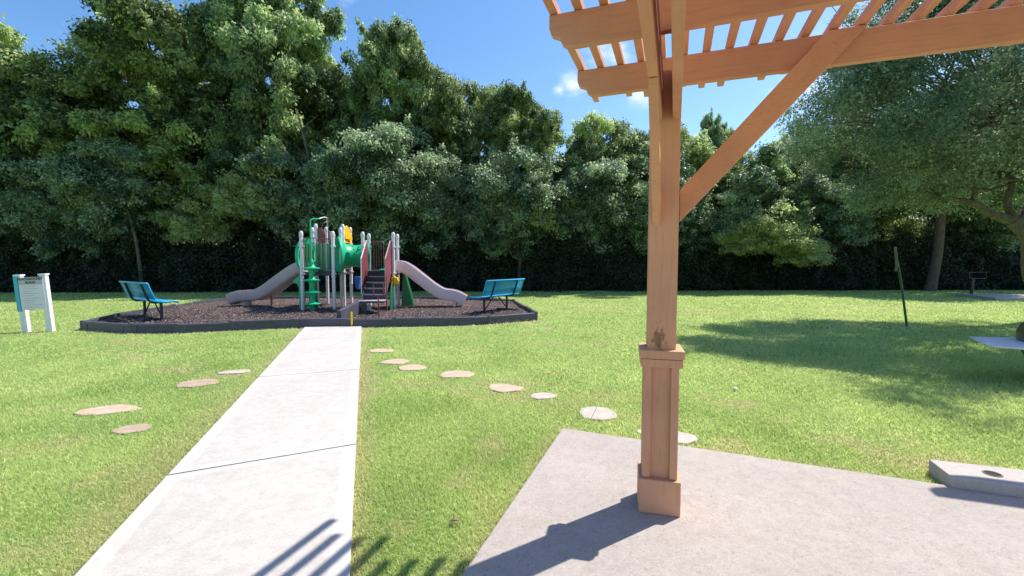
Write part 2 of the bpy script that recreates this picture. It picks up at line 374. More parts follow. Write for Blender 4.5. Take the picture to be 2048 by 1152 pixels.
def path():
    m = MB(); top = .022
    rightj = [(-.95, -.95), (None, None)]
    def P(u, v, z): p = PATH_L+PATH_S*u+PATH_D*v; return (p.x, p.y, z)
    def vv(x, y): a = path_uv(x, y); return a[1]
    js = [(-4.6, -4.6), (-1.05, -1.0), (vv(-2.414, 3.014), vv(-1.266, 3.554)), (vv(-3.264, 5.687), vv(-2.101, 6.115)),
          (vv(-3.997, 8.032), vv(-2.889, 8.5)), (vv(-5.04, 10.30), vv(-3.72, 10.40))]
    gap = .009; bd = .10
    for (l0, r0), (l1, r1) in zip(js[:-1], js[1:]):
        def q(fu, fv):                        # fu, fv in metres from the panel's edges
            def edge(u, e): 
                t = u/PW; a = l0+(r0-l0)*t+gap; b = l1+(r1-l1)*t-gap
                return a+e if e >= 0 else b+e
            return None
        def V_(u, e, side): 
            t = u/PW; a = l0+(r0-l0)*t+gap; b = l1+(r1-l1)*t-gap
            return a+e if side == 0 else b-e
        us = [0, bd, PW-bd, PW]
        grid = [[P(u, V_(u, e, sd_), top) for u in us] for (e, sd_) in ((0, 0), (bd*.8, 0), (bd*.8, 1), (0, 1))]
        vs = [p for row in grid for p in row]
        for r_ in range(3):
            for c_ in range(3):
                a = r_*4+c_; m.add([vs[a], vs[a+1], vs[a+5], vs[a+4]], [(0, 1, 2, 3)], 0 if (r_ == 1 and c_ == 1) else 1)
        ring = [vs[0], vs[3], vs[15], vs[12]]
        for i in range(4):
            a, b = ring[i], ring[(i+1) % 4]
            m.add([a, b, (b[0], b[1], -.08), (a[0], a[1], -.08)], [(0, 1, 2, 3)], 1)
    a, b, c, d = P(.004, -4.6, .004), P(PW-.004, -4.6, .004), P(PW-.004, js[-1][1]-.01, .004), P(.004, js[-1][0]-.01, .004)
    m.add([a, b, c, d], [(0, 1, 2, 3)], 2)
    o = m.build('path', ['conc_broom', 'conc_smooth', 'joint'], smooth=False); return tag(o, kind='structure')
path()
def patio():
    m = MB(); m.prism([(x, y, .03) for x, y in PATIO], (0, 0, -.13))
    return tag(m.build('patio', 'conc_patio', bevel=.008, smooth=False), kind='structure')
patio()
def mulch_bed():
    V = []; F = []
    c = np.array([(-4.8, 13.2)]); n = len(BORDER); rings = 14
    for k in range(rings+1):
        f = k/rings
        for i in range(n*6):
            a = np.array(BORDER[i//6]); b = np.array(BORDER[(i//6+1) % n]); p = a+(b-a)*(i % 6)/6
            q = c[0]+(p-c[0])*f*.995; h = .115+.05*(vnoise(q[0:1], q[1:2], .9, 4)[0]-.5)+.02*(vnoise(q[0:1], q[1:2], .3, 6)[0]-.5)
            V.append((q[0], q[1], h))
    N = n*6
    for k in range(rings):
        for i in range(N): F.append((k*N+i, k*N+(i+1) % N, (k+1)*N+(i+1) % N, (k+1)*N+i))
    m = MB(); m.add(V, F); o = m.build('mulch_bed', 'mulch'); tag(o, 'bed of brown purple shredded mulch under the playground structure', 'mulch', kind='stuff')
    K = 42000; x = rng.uniform(-10.6, .7, K*2); y = rng.uniform(9.4, 17, K*2); y = 9.4+(y-9.4)**1.0
    w = inpoly(x, y, BORDER) & (poly_dist(x, y, BORDER) > .06) & (rng.random(K*2) < np.clip((15.5-y)/4, .25, 1)); x = x[w]; y = y[w]; K = len(x)
    z = .125+.03*(vnoise(x, y, .9, 4)-.5)*1.6+rng.uniform(0, .022, K)
    L = rng.uniform(.018, .05, K); wd = L*rng.uniform(.25, .55, K)
    V, F = leaves(np.stack([x, y, z], 1), rand_dirs(K, (1, 1, .25)), rand_dirs(K, (.6, .6, 1)), L, wd)
    me = npmesh('chips', V, F, ['chips'], {'tone': np.repeat(rng.random(K)**1.3, 4)})
    link('chips', me, o)
def rand_dirs(n, sc=(1, 1, 1)):
    d = rng.normal(size=(n, 3))*np.array(sc); return d/np.maximum(np.linalg.norm(d, axis=1, keepdims=True), 1e-6)
def leaves(P, A, N, L, Wd, fold=0.0):
    """one diamond leaf at each point: A is the leaf's axis, N roughly its normal"""
    A = A/np.linalg.norm(A, axis=1, keepdims=True)
    B = np.cross(A, N); B /= np.maximum(np.linalg.norm(B, axis=1, keepdims=True), 1e-6)
    L = L[:, None]; Wd = Wd[:, None]; mid = P+A*L*.45
    V = np.stack([P, mid+B*Wd*.5, P+A*L, mid-B*Wd*.5], 1).reshape(-1, 3)
    i = np.arange(len(P))*4
    return V, np.stack([i, i+1, i+2, i+3], 1)
mulch_bed()

# ------------------------------------------------------------------ grass blades on the lawn (nobody could count them)
def grass():
    Vs = []; Ts = []; Ds = []; cnt = 0
    bands = [(1.75, 2.6, 21000, .027, .0050), (2.6, 3.6, 13000, .027, .0060), (3.6, 5.0, 7000, .028, .0078), (5.0, 7.0, 3300, .030, .011), (7.0, 10., 1400, .031, .016), (10., 15., 480, .034, .024), (15, 24, 150, .036, .04)]
    for y0, y1, dens, h, w in bands:
        xr = 1.2*y1+.3; n = int(dens*(y1-y0)*2*xr); x = rng.uniform(-xr, xr, n); y = rng.uniform(y0, y1, n)
        k = np.abs(x) < 1.18*y+.3; x, y = x[k], y[k]
        u, v = path_uv(x, y); wob = (vnoise(x, y, .12, 2)-.5)*.05
        k = ~((u > .004+wob) & (u < PW-.004+wob) & (v < 8.9)); k &= ~(inpoly(x, y, PATIO) & (poly_dist(x, y, PATIO) > .004+wob))
        k &= ~inpoly(x, y, BORDER)
        for s_ in STONES:
            sx, sy, ra, rb, an = s_[:5]; c, s2 = math.cos(an), math.sin(an); dx = (x-sx)*c+(y-sy)*s2; dy = -(x-sx)*s2+(y-sy)*c
            k &= ~((dx/(ra*.88))**2+(dy/(rb*.88))**2 < 1-.5*(vnoise(x, y, .06, 31)-.3))
        dr = dryness(x, y)
        k &= rng.random(len(x)) > np.clip(dr-.35, 0, 1)*1.25
        k &= ~((x > 2.9) & (x < 6) & inpoly(x, y, SLAB))
        x, y, dr = x[k], y[k], dr[k]; n = len(x)
        hh = h*(1+.7*np.clip(1-np.minimum(np.abs(path_uv(x, y)[0]), np.abs(path_uv(x, y)[0]-PW))/.06, 0, 1))*(1+.5*np.clip(1-poly_dist(x, y, PATIO)/.07, 0, 1)+.8*np.clip(1-poly_dist(x, y, BORDER)/.15, 0, 1))*rng.uniform(.55, 1.25, n)*(.75+.5*vnoise(x, y, .35, 9))*(1-.45*dr); ww = w*rng.uniform(.6, 1.3, n)
        a = rng.uniform(0, 2*np.pi, n); lean = rng.uniform(.1, 1.1, n)*hh; b = rng.uniform(0, 2*np.pi, n)
        base = np.stack([x, y, np.full(n, -.012)], 1); sid = np.stack([np.cos(a), np.sin(a), np.zeros(n)], 1)*ww[:, None]*.5
        ld = np.stack([np.cos(b)*lean, np.sin(b)*lean, hh], 1)
        Vs.append(np.stack([base-sid, base+sid, base+ld*.55+sid*.8+np.array([0, 0, .004]), base+ld, ], 1).reshape(-1, 3))
        tone = np.clip(rng.normal(.45, .2, n)+(vnoise(x, y, .6, 14)-.5)*.5+(vnoise(x, y, 2.4, 15)-.5)*.35, 0, 1)
        Ts.append(np.repeat(tone, 4)); Ds.append(np.repeat(np.clip(dr*.95+(rng.random(n) < .05)*.6, 0, 1), 4))
    V = np.concatenate(Vs); i = np.arange(len(V)//4)*4
    F = np.stack([i, i+1, i+2, i+3], 1); print('grass blades', len(F))
    o = link('grass', npmesh('grass', V, F, ['grass'], {'tone': np.concatenate(Ts), 'dry': np.concatenate(Ds)}))
    tag(o, 'short bright green grass covering the park lawn', 'grass', kind='stuff')
SLAB = [(2.972, 3.101), (2.88, 2.841), (3.17, 2.72), (5.0, 2.0), (5.3, 2.35)]
STONES = [  # x, y, half width, half depth, angle, material, label
    (-2.237, 7.50, .235, .17, .05, 'stone_pink', 'long thin flagstone closest to the playground on the right of the path'),
    (-1.762, 6.66, .235, .19, .25, 'stone_pink', 'pinkish flagstone second from the playground, touching its neighbour in the curved row'),
    (-1.442, 6.28, .215, .19, .35, 'stone_pink', 'pinkish flagstone just in front of its overlapping neighbour right of the path'),
    (-.748, 5.893, .23, .20, -.1, 'stone_pink', 'roundish pale flagstone standing alone in the middle of the curved row'),
    (-.084, 5.25, .25, .17, -.35, 'stone_pink', 'tan flagstone with worn grass before it, left of a small whitish stone'),
    (.358, 4.94, .165, .13, .1, 'stone_grey', 'smallest whitish flagstone between the tan stone and the cracked stone'),
    (.86, 4.36, .19, .24, -.2, 'stone_grey', 'cracked grey flagstone nearest the left corner of the patio'),
    (1.355, 3.768, .30, .17, -.45, 'stone_grey', 'wide grey flagstone behind the pergola pillar at the patio edge'),
    (-4.122, 4.462, .30, .165, .2, 'stone_pink', 'large tan flagstone farthest left in the lawn'),
    (-3.426, 3.924, .165, .13, .25, 'stone_brown', 'brown grey flagstone nearest to the camera left of the path'),
    (-3.93, 5.46, .26, .21, .3, 'stone_brown', 'brown flagstone left of the path with worn turf round it'),
    (-3.80, 6.03, .20, .11, .3, 'stone_grey', 'small pale flagstone beside the left edge of the path'),
    (-2.13, 5.95, .05, .12, .0, 'stone_grey', 'small pale stone chip against the right edge of the path')]
def stones():
    for k, (x, y, a, b, an, mt, lab) in enumerate(STONES):
        r2 = random.Random(k*7+3); n = 9; pts = []
        for i in range(n):
            th = 2*math.pi*i/n+r2.uniform(-.25, .25); f = r2.uniform(.80, 1.12)
            px, py = math.cos(th)*a*f, math.sin(th)*b*f
            pts.append((px*math.cos(an)-py*math.sin(an), px*math.sin(an)+py*math.cos(an), .007))
        o_ = None
        if k == 6:   # split by a crack into two pieces of one stone
            def clip(P, sgn, g):
                out = []
                f = lambda p: sgn*(p[0]+.045-.35*p[1])-g
                for q0, q1 in zip(P, P[1:]+P[:1]):
                    a0, a1 = f(q0), f(q1)
                    if a0 > 0: out.append(q0)
                    if a0*a1 < 0: u = a0/(a0-a1); out.append(tuple(q0[j]+(q1[j]-q0[j])*u for j in range(3)))
                return out
            m = MB(); m.prism(clip(pts, -1, .003), (0, 0, -.06)); m.prism(clip(pts, 1, .003), (0, 0, -.06))
        else:
            m = MB(); m.prism(pts, (0, 0, -.06))
        o_ = m.build('stepping_stone', mt, bevel=.006); o_.location = (x, y, 0)
        tag(o_, lab, 'stepping stone', 'flagstones set in the lawn')
stones()
grass()

# ------------------------------------------------------------------ the concrete slab with a hole, right edge
def slab():
    m = MB(); m.prism([(x, y, .10) for x, y in SLAB], (0, 0, -.16)); o = m.build('concrete_slab', 'conc_slab', bevel=.008, smooth=False)
    tag(o, 'raised concrete pad with a rusty socket hole beside the patio edge', 'slab')
    h = MB(); h.lathe([(.0, 0), (.040, 0)], (3.186, 2.875, .103), n=20); hh = h.build('socket_hole', 'hole', o)
    k = MB(); k.lathe([(.040, .1005), (.042, .104), (.048, .104), (.051, .1005)], (3.186, 2.875, 0), n=24); k.build('socket_ring', 'rotwood', o)
    m = MB(); m.prism([(19.3, 17.7, .10), (24, 16.4, .10), (25.2, 19.0, .10), (20.2, 20.2, .10)], (0, 0, -.15))
    tag(m.build('concrete_slab', 'conc_slab', bevel=.01, smooth=False), 'low pale concrete pad far off beside the small pedestal grill', 'slab')
slab()

# ------------------------------------------------------------------ playground border
def border():
    root = empty('playground_border', (-4.6, 10.2, 0)); tag(root, 'dark blue grey plastic timbers edging the playground mulch', 'border')
    n = len(BORDER)
    for i in range(n):
        a = Vector((*BORDER[i], 0)); b = Vector((*BORDER[(i+1) % n], 0)); d = (b-a).normalized(); L = (b-a).length
        top = .195+.012*math.sin(i*2.3); a = a+d*.006; b = b-d*.006; k = max(1, round(L/1.4))
        for j in range(k):
            p = a+(b-a)*j/k+d*.004; q = a+(b-a)*(j+1)/k-d*.004; m = MB(); tt = top+.006*math.sin(i*5+j*3)
            side = d.cross(Vector((0, 0, 1)))
            prof = [(-.05, -.05), (.05, -.05), (.05, .035), (.042, .045), (.042, tt-.055), (.05, tt-.045), (.045, tt-.006), (.03, tt), (-.03, tt), (-.045, tt-.006), (-.05, tt-.05)]
            m.prism([p+side*x+Vector((0, 0, z)) for x, z in prof], q-p)
            for f in (.12, .88):
                c = p+(q-p)*f; m.beam(c+side*.047+Vector((0, 0, .03)), c+side*.047+Vector((0, 0, tt-.05)), .05, .02)
            for f in (.3, .5, .7):
                c = p+(q-p)*f; m.beam(c+side*.044+Vector((0, 0, .10))-d*.10, c+side*.044+Vector((0, 0, .10))+d*.10, .012, .03)
            o = m.build('border_timber', 'border', root, bevel=.004)
            o.matrix_parent_inverse = Matrix.Translation((4.6, -10.2, 0))
        m = MB(); m.tube([(a.x-d.x*.006, a.y-d.y*.006, -.03), (a.x-d.x*.006, a.y-d.y*.006, top+.012)], .055, 12)
        o = m.build('corner_stake', 'border', root, bevel=.004); o.matrix_parent_inverse = Matrix.Translation((4.6, -10.2, 0))
border()
m = MB(); m.tube([(-3.72, 10.26, .05), (-3.72, 10.26, .34)], .022, 10); m.lathe([(.0, .36), (.016, .355), (.022, .34), (.022, .33)], (-3.72, 10.26, 0))
tag(m.build('marker_stake', 'yellow'), 'short yellow stake standing at the playground border above the path end', 'stake')

# ------------------------------------------------------------------ playground structure
# drawn in metres round its own origin, then placed
OX, OY, OZ = -5.0, 13.0, .1794
class PB(MB):
    def build(s, *a, **k):
        s.v = [(x-OX, y-OY, z-OZ) for x, y, z in s.v]; return MB.build(s, *a, **k)
def arc(p0, p1, p2, n=8):
    p0, p1, p2 = Vector(p0), Vector(p1), Vector(p2)
    return [p0*(1-t)**2+p1*2*t*(1-t)+p2*t*t for t in [i/n for i in range(n+1)]]
def spline(pts, n=6):
    P = [Vector(p) for p in pts]; P = [P[0]*2-P[1]]+P+[P[-1]*2-P[-2]]; out = []
    for i in range(1, len(P)-2):
        for k in range(n):
            t = k/n; a, b, c, d = P[i-1], P[i], P[i+1], P[i+2]
            out.append(.5*((2*b)+(c-a)*t+(2*a-5*b+4*c-d)*t*t+(3*b-a-3*c+d)*t*t*t))
    return out+[P[-2]]
def slide(pts, w, mat, parent, wall=.19, th=.035, name='slide', walls=None):
    c = spline(pts, 7); m = PB(); n = len(c); prof0 = [(-1, 0), (-1, 1), (-.86, 1.02), (-.8, .9), (-.78, .25), (-.6, .1), (.6, .1), (.78, .25), (.8, .9), (.86, 1.02), (1, 1), (1, 0), (.8, -.22), (-.8, -.22)]
    vs = []; k = len(prof0)
    for i, p in enumerate(c):
        d = (c[min(i+1, n-1)]-c[max(i-1, 0)]).normalized(); side = d.cross(Vector((0, 0, 1))).normalized(); up = side.cross(d).normalized()
        f = i/(n-1); wl = wall*(1 if walls is None else walls(f))
        vs += [p+side*x*w/2+up*z*wl for x, z in prof0]
    fs = [(i*k+j, i*k+(j+1) % k, (i+1)*k+(j+1) % k, (i+1)*k+j) for i in range(n-1) for j in range(k)]
    fs += [tuple(reversed(range(k))), tuple(range((n-1)*k, n*k))]
    m.add(vs, fs); return m.build(name, mat, parent, angle=50)
def playground():
    K = 1.045
    root = empty('playground_structure', (OX*K, OY*K, .12)); root.scale = (K, K, K)
    tag(root, 'green and maroon playground structure with two slides, a tunnel and white posts', 'playground structure')
    G = .10
    posts = [(-5.83, 12.36, 2.37), (-5.0, 12.47, 2.37), (-5.90, 13.22, 2.53), (-5.06, 13.2, 2.53), (-5.90, 13.46, 2.66), (-5.15, 13.62, 2.66),
             (-5.98, 14.4, 2.64), (-5.26, 14.55, 2.64), (-4.29, 12.85, 2.38), (-4.38, 13.68, 2.38), (-3.43, 12.9, 2.37), (-3.52, 13.72, 2.37)]
    for i, (x, y, t) in enumerate(posts):
        m = PB(); m.tube([(x, y, G), (x, y, t-.15)], .047, 16); po = m.build('post', 'postmetal', root)
        c = PB(); c.lathe([(.05, t-.16), (.054, t-.15), (.054, t-.06), (.045, t-.02), (.026, t), (0, t+.004)], (x, y, 0), n=16); c.build('post_cap', 'capw', po)
        for z in ((1.95, 1.19) if i in (0, 1, 8, 10) else (1.98, 1.2) if i in (9, 11) else (2.1, 1.2)):
            c = PB(); c.lathe([(.047, z-.028), (.062, z-.024), (.062, z+.024), (.047, z+.028)], (x, y, 0), n=16)
            c.box((x+.06, y, z), (.035, .03, .04)); c.build('clamp', 'capw', po)
        if i in (0, 1, 7, 10):
            z = {0: .98, 1: 1.10, 7: .82, 10: 1.02}[i]; c = PB(); c.lathe([(.047, z-.02), (.062, z-.016), (.062, z+.016), (.047, z+.02)], (x, y, 0), n=16); c.build('clamp', 'capw', po)
    # decks
    def deck(corners, z, name='deck', mat='stepd'):
        m = PB(); m.prism([(x, y, z) for x, y in corners], (0, 0, -.05))
        for i in range(4):
            a, b = corners[i], corners[(i+1) % 4]; m.beam((a[0], a[1], z-.06), (b[0], b[1], z-.06), .03, .10)
        return m.build(name, mat, root, bevel=.004)
    deck([(-5.80, 12.40), (-5.03, 12.5), (-5.09, 13.2), (-5.87, 13.2)], 1.24)
    deck([(-5.87, 13.5), (-5.18, 13.6), (-5.29, 14.5), (-5.95, 14.38)], 1.24)
    deck([(-4.25, 12.89), (-3.47, 12.94), (-3.55, 13.68), (-4.34, 13.65)], 1.26)
    # left slide with double wave, right slide
    slide([(-5.86, 12.9, 1.26), (-6.10, 12.95, 1.22), (-6.62, 13.10, .93), (-7.12, 13.26, .62), (-7.52, 13.4, .44), (-7.9, 13.52, .40), (-8.3, 13.63, .36), (-8.55, 13.7, .27)], .50, 'slide_tan', root, .27)
    m = PB(); m.tube([(-8.12, 13.58, .08), (-8.12, 13.58, .34)], .14, 14); m.build('slide_foot', 'slide_tan', root)
    m = PB(); m.tube([(-7.2, 13.28, .1), (-7.2, 13.28, .5)], .03, 10); m.build('slide_foot', 'brown', root)
    slide([(-3.50, 13.25, 1.27), (-3.3, 13.27, 1.28), (-3.08, 13.29, 1.16), (-2.75, 13.31, .90), (-2.42, 13.34, .64), (-2.1, 13.37, .46), (-1.75, 13.4, .40), (-1.46, 13.42, .26)], .48, 'slide_pink', root, .27)
    m = PB(); m.box((-1.72, 13.4, .26), (.10, .34, .30)); m.build('slide_foot', 'slide_pink', root, bevel=.02)
    # crawl tunnel with flared ends
    a = Vector((-5.03, 12.85, 1.69)); b = Vector((-4.33, 13.26, 1.69)); ax = (b-a); L = ax.length
    m = PB(); m.lathe([(.54, 0), (.55, .03), (.54, .06), (.44, .12), (.36, .21), (.325, .32), (.318, .42), (.318, L-.26), (.34, L-.16), (.40, L-.08), (.47, L-.04), (.47, L), (.44, L), (.30, L-.10), (.30, .3), (.42, .02), (.54, 0)], a, ax, 40)
    tu = m.build('tunnel', 'green', root, angle=60)
    axn = ax.normalized(); side = axn.cross(Vector((0, 0, 1))); up = side.cross(axn)
    for (s_, an) in [(.40, 35), (.40, 10), (.47, 22), (.54, 32), (.62, 22), (.40, 58), (.54, 55)]:
        d = side*math.cos(R(an))+up*math.sin(R(an)); p = a+axn*s_+d*.3195
        c = PB(); c.lathe([(0, 0), (.026, 0)], p, d, 10); c.build('vent_hole', 'hole', tu)
    # green hood at the slide mouth, left
    m = PB(); m.lathe([(.50, 0), (.50, .05), (.46, .09), (.38, .12), (.36, .03), (.50, 0)], (-5.88, 12.8, 1.70), (-1, .1, 0), 32)
    m.build('slide_hood', 'green', root, angle=50)
    m = PB()
    for k in range(3): m.prism([(-5.93+.012*k, 12.62+.16*k, 1.28), (-5.93+.012*k, 12.72+.16*k, 1.28), (-5.93+.012*k, 12.74+.16*k, 2.05), (-5.93+.012*k, 12.60+.16*k, 2.05)], (.03, 0, 0))
    m.build('slide_panel', 'dgreen', root, bevel=.01)
    # panel of green slats at the back of the front deck
    m = PB()
    for k in range(4): m.box((-5.78+.11*k, 13.23, 1.66), (.075, .02, .80))
    m.build('slat_panel', 'green', root, bevel=.008)
    m = PB()
    for k in range(3): m.box((-5.40+.10*k, 13.26, 1.70), (.055, .02, .86))
    m.build('slat_panel', 'dgreen', root, bevel=.008)
    # barriers of vertical bars
    def barrier(p, q, z0, z1, n, mat='brown', name='barrier', rad=.011):
        p = Vector(p); q = Vector(q); m = PB(); d = (q-p).normalized(); r = .06
        c = [p+Vector((0, 0, z0)), p+Vector((0, 0, z1-r))]+arc(p+Vector((0, 0, z1-r)), p+Vector((0, 0, z1)), p+d*r+Vector((0, 0, z1)), 4)[1:]
        c += arc(q-d*r+Vector((0, 0, z1)), q+Vector((0, 0, z1)), q+Vector((0, 0, z1-r)), 4)+[q+Vector((0, 0, z0)), p+Vector((0, 0, z0))]
        m.tube(c, rad*1.35, 8, cap=False)
        for k in range(1, n): x = p+(q-p)*k/n; m.tube([x+Vector((0, 0, z0)), x+Vector((0, 0, z1))], rad, 6)
        return m.build(name, mat, root)
    barrier((-5.78, 12.38, 0), (-5.42, 12.42, 0), 1.30, 2.18, 4)
    barrier((-5.35, 12.46, 0), (-5.06, 12.48, 0), 1.30, 2.16, 3)
    barrier((-5.1, 13.66, 0), (-5.24, 14.5, 0), 1.3, 2.1, 7)
    barrier((-4.32, 13.70, 0), (-3.95, 13.73, 0), 1.28, 2.14, 5)
    barrier((-4.34, 12.95, 0), (-4.36, 13.05, 0), 1.3, 2.1, 1)
    # maroon roof-less store panel and tan panel on the rear deck
    m = PB(); m.prism([(-5.86, 13.47, 1.28), (-5.62, 13.47, 1.28), (-5.62, 13.47, 2.35), (-5.70, 13.47, 2.50), (-5.86, 13.47, 2.56)], (0, .03, 0)); m.build('side_panel', 'maroon', root, bevel=.006)
    m = PB(); m.prism([(-5.62, 13.70, 1.6), (-5.42, 13.72, 1.6), (-5.42, 13.72, 2.35), (-5.62, 13.70, 2.48)], (0, .03, 0)); m.build('side_panel', 'tan', root, bevel=.006)
    m = PB(); m.box((-5.52, 13.69, 1.50), (.15, .03, .26)); m.build('play_panel', 'capw', root, bevel=.01)
    m = PB(); m.prism([(-5.18, 13.66, 2.06), (-5.25, 14.48, 2.06), (-5.25, 14.48, 2.45), (-5.235, 14.3, 2.60), (-5.215, 14.07, 2.66), (-5.2, 13.85, 2.60), (-5.185, 13.68, 2.45)], (.035, 0, 0))
    m.build('play_panel', 'yellow', root, bevel=.012)
    m = PB()
    m.prism([(-5.15, 13.75, 2.22), (-5.15, 14.4, 2.22), (-5.15, 14.3, 2.42), (-5.15, 14.1, 2.30), (-5.15, 13.95, 2.48), (-5.15, 13.8, 2.36)], (.02, 0, 0))
    m.build('panel_relief', 'yellow', root, bevel=.01)
    # spiral climber with its arched rail
    m = PB(); x, y = -5.45, 12.12; prof = [(.05, .10), (.055, .2)]
    for k, z in enumerate((.37, .69, 1.02, 1.34)):
        prof += [(.085, z-.08), (.10, z-.035), (.20, z-.027), (.212, z-.014), (.212, z+.010), (.20, z+.02), (.11, z+.032), (.08, z+.06), (.055, z+.13)]
    prof += [(.045, 1.56), (.02, 1.60)]
    m.lathe(prof, (x, y, 0), n=28)
    for k in range(4):
        z = .40+.325*k; m.tube([(x+.075*math.cos(a_), y+.075*math.sin(a_), z+.22*(a_+3.0)/4.2) for a_ in [-3.0+j*.6 for j in range(7)]], .016, 6)
    m.build('spiral_climber', 'green', root, angle=45)
    m = PB(); m.tube([(x-.02, y+.03, 1.5), (x-.03, y+.05, 2.62)]+arc((x-.03, y+.05, 2.62), (x-.03, y+.05, 2.70), (x+.10, y+.25, 2.70), 5)+[(x+.06, y+.4, 2.72)], .019, 10); m.build('arch_rail', 'green', root)
    m = PB(); m.tube(arc((x+.06, y+.4, 2.72), (x+.02, y+.9, 2.84), (x-.22, y+1.6, 2.86), 6)+arc((x-.22, y+1.6, 2.86), (x-.40, y+2.05, 2.82), (x-.46, y+2.25, 2.60), 6)[1:], .017, 10); m.build('arch_rail', 'capw', root)
    m = PB(); m.tube([(x-.35, y+1.45, 2.50)]+arc((x-.3, y+1.5, 2.68), (x-.1, y+1.7, 2.85), (x-.38, y+2.1, 2.74), 6), .012, 8); m.build('arch_rail', 'brown', root)
    # leaf step climber at the left front post
    m = PB(); yy = 12.5
    m.prism([(-6.00, yy, .12), (-5.86, yy, .12), (-5.86, yy, 1.14), (-5.93, yy, 1.16), (-6.0, yy, 1.12), (-6.16, yy, .99), (-6.18, yy, .93), (-6.06, yy, .90), (-6.01, yy, .80)], (0, .10, 0))
    m.build('pod_climber', 'green', root, bevel=.02, angle=50)
    m = PB(); m.prism([(-5.78, 12.62, .12), (-5.55, 12.66, .12), (-5.56, 12.66, .95), (-5.66, 12.64, 1.05), (-5.77, 12.62, .98)], (0, .05, 0)); m.build('pod_climber', 'dgreen', root, bevel=.015)
    # blue tub on the rear post
    m = PB(); m.prism([(-5.17, 14.6, 1.04), (-4.98, 14.62, 1.04), (-4.99, 14.62, .98), (-5.05, 14.62, .64), (-5.10, 14.6, .60), (-5.16, 14.6, .70)], (0, .2, 0)); m.build('play_tub', 'blue', root, bevel=.02)
    # stairs: two maroon walls, five treads, risers
    P0, P1 = Vector((-4.17, 12.84, 0)), Vector((-4.06, 11.98, 0)); Q0, Q1 = Vector((-3.50, 12.88, 0)), Vector((-3.42, 12.0, 0))
    for a_, b_ in ((P0, P1), (Q0, Q1)):
        m = PB(); z = lambda p, h: (p.x, p.y, h)
        m.prism([z(a_, 1.26), z(a_, 2.12), z(a_.lerp(b_, .08), 2.12), z(b_, 1.60), z(b_, .66), z(b_.lerp(a_, .12), .66)], (.022, .002, 0)); wl = m.build('stair_wall', 'maroon', root, bevel=.005)
        e = PB(); q = [a_.lerp(b_, t) for t in (0, .08, 1)]
        e.tube([z(q[1], 2.125), z(q[2], 1.61), z(b_, .66)], .013, 8); e.tube([z(b_, .66), z(a_.lerp(b_, .02), 1.24)], .016, 8); e.build('edge_rail', 'capw' if a_ is P0 else 'stepl', wl)
    N = 5
    for k in range(N):
        t0 = k/N; t1 = (k+1)/N; a0, a1 = P1.lerp(P0, t0), P1.lerp(P0, t1); b0, b1 = Q1.lerp(Q0, t0), Q1.lerp(Q0, t1); z = .50+.155*(k+1)
        if k < N-1:
            m = PB(); m.prism([(a0.x+.025, a0.y, z), (b0.x, b0.y, z), (b1.x, b1.y+.02, z), (a1.x+.025, a1.y+.02, z)], (0, 0, -.03)); st = m.build('stair_tread', 'stepd', root)
            m = PB(); m.box(((a0.x+b0.x)/2+.01, (a0.y+b0.y)/2-.006, z-.016), (abs(b0.x-a0.x)-.03, .012, .034)); m.build('tread_edge', 'stepl', st)
        m = PB(); m.box(((a0.x+b0.x)/2+.012, (a0.y+b0.y)/2+.012, z-.105), (abs(b0.x-a0.x)-.03, .012, .145)); m.build('stair_riser', 'stepd', root)
    m = PB(); m.lathe([(.16, 0), (.15, .03), (.10, .05), (0, .055)], (-3.72, 13.0, 1.265), n=18); m.build('climber_top', 'green', root)
    # transfer platform, legs, hand loop
    m = PB(); m.prism([(-3.98, 11.42, .50), (-3.30, 11.44, .50), (-3.37, 11.97, .50), (-4.08, 11.94, .50)], (0, 0, -.045)); pl = m.build('transfer_platform', 'stepd', root, bevel=.006)
    m = PB(); m.prism([(-3.975, 11.425, .503), (-3.305, 11.445, .503), (-3.375, 11.965, .503), (-4.07, 11.935, .503)], (0, 0, .006)); m.build('platform_top', 'stepl', pl)
    for (x, y) in ((-3.88, 11.46), (-3.36, 11.9), (-4.0, 11.9)):
        m = PB(); m.tube([(x, y, .08), (x, y, .47)], .018, 8); m.build('leg', 'brown', root)
    m = PB(); m.tube([(-3.37, 11.93, .1), (-3.37, 11.93, 1.15)], .016, 8); m.build('hand_rail', 'maroon', root)
    m = PB(); m.box((-3.80, 11.75, .30), (.12, .10, .14)); m.build('support_block', 'capw', root, bevel=.01)
    m = PB(); px, py = -3.345, 11.12; lo = []
    m.tube([(px, py, .08), (px, py, .48), (px-.02, py, .68)], .018, 8)
    c = [(-.13, .98), (.13, .98), (.13, .68), (-.13, .68)]
    for i in range(4):
        x1, z1 = c[i]; x0, z0 = c[i-1]; x2, z2 = c[(i+1) % 4]; r = .045
        f = lambda a, b: (a[0]+(b[0]-a[0])*r/max(abs(b[0]-a[0])+abs(b[1]-a[1]), 1e-6), a[1]+(b[1]-a[1])*r/max(abs(b[0]-a[0])+abs(b[1]-a[1]), 1e-6))
        s0 = f((x1, z1), (x0, z0)); s2 = f((x1, z1), (x2, z2)); lo += [Vector((px+.0+s[0], py, s[1])) for s in (s0, ((s0[0]+s2[0]+2*x1)/4, (s0[1]+s2[1]+2*z1)/4), s2)]
    m.tube(lo+[lo[0]], .014, 8, cap=False); m.build('hand_loop', 'maroon', root)
    # yellow flower spinner on the right front post
    m = PB(); c = Vector((-3.385, 12.83, .97)); pr = []
    for k in range(8):
        a_ = k*math.pi/4; m.lathe([(0, -.06), (.036, -.05), (.048, -.02), (.048, .02), (.036, .05), (0, .06)], c+Vector((.082*math.cos(a_), 0, .082*math.sin(a_))), (0, 1, 0), 12)
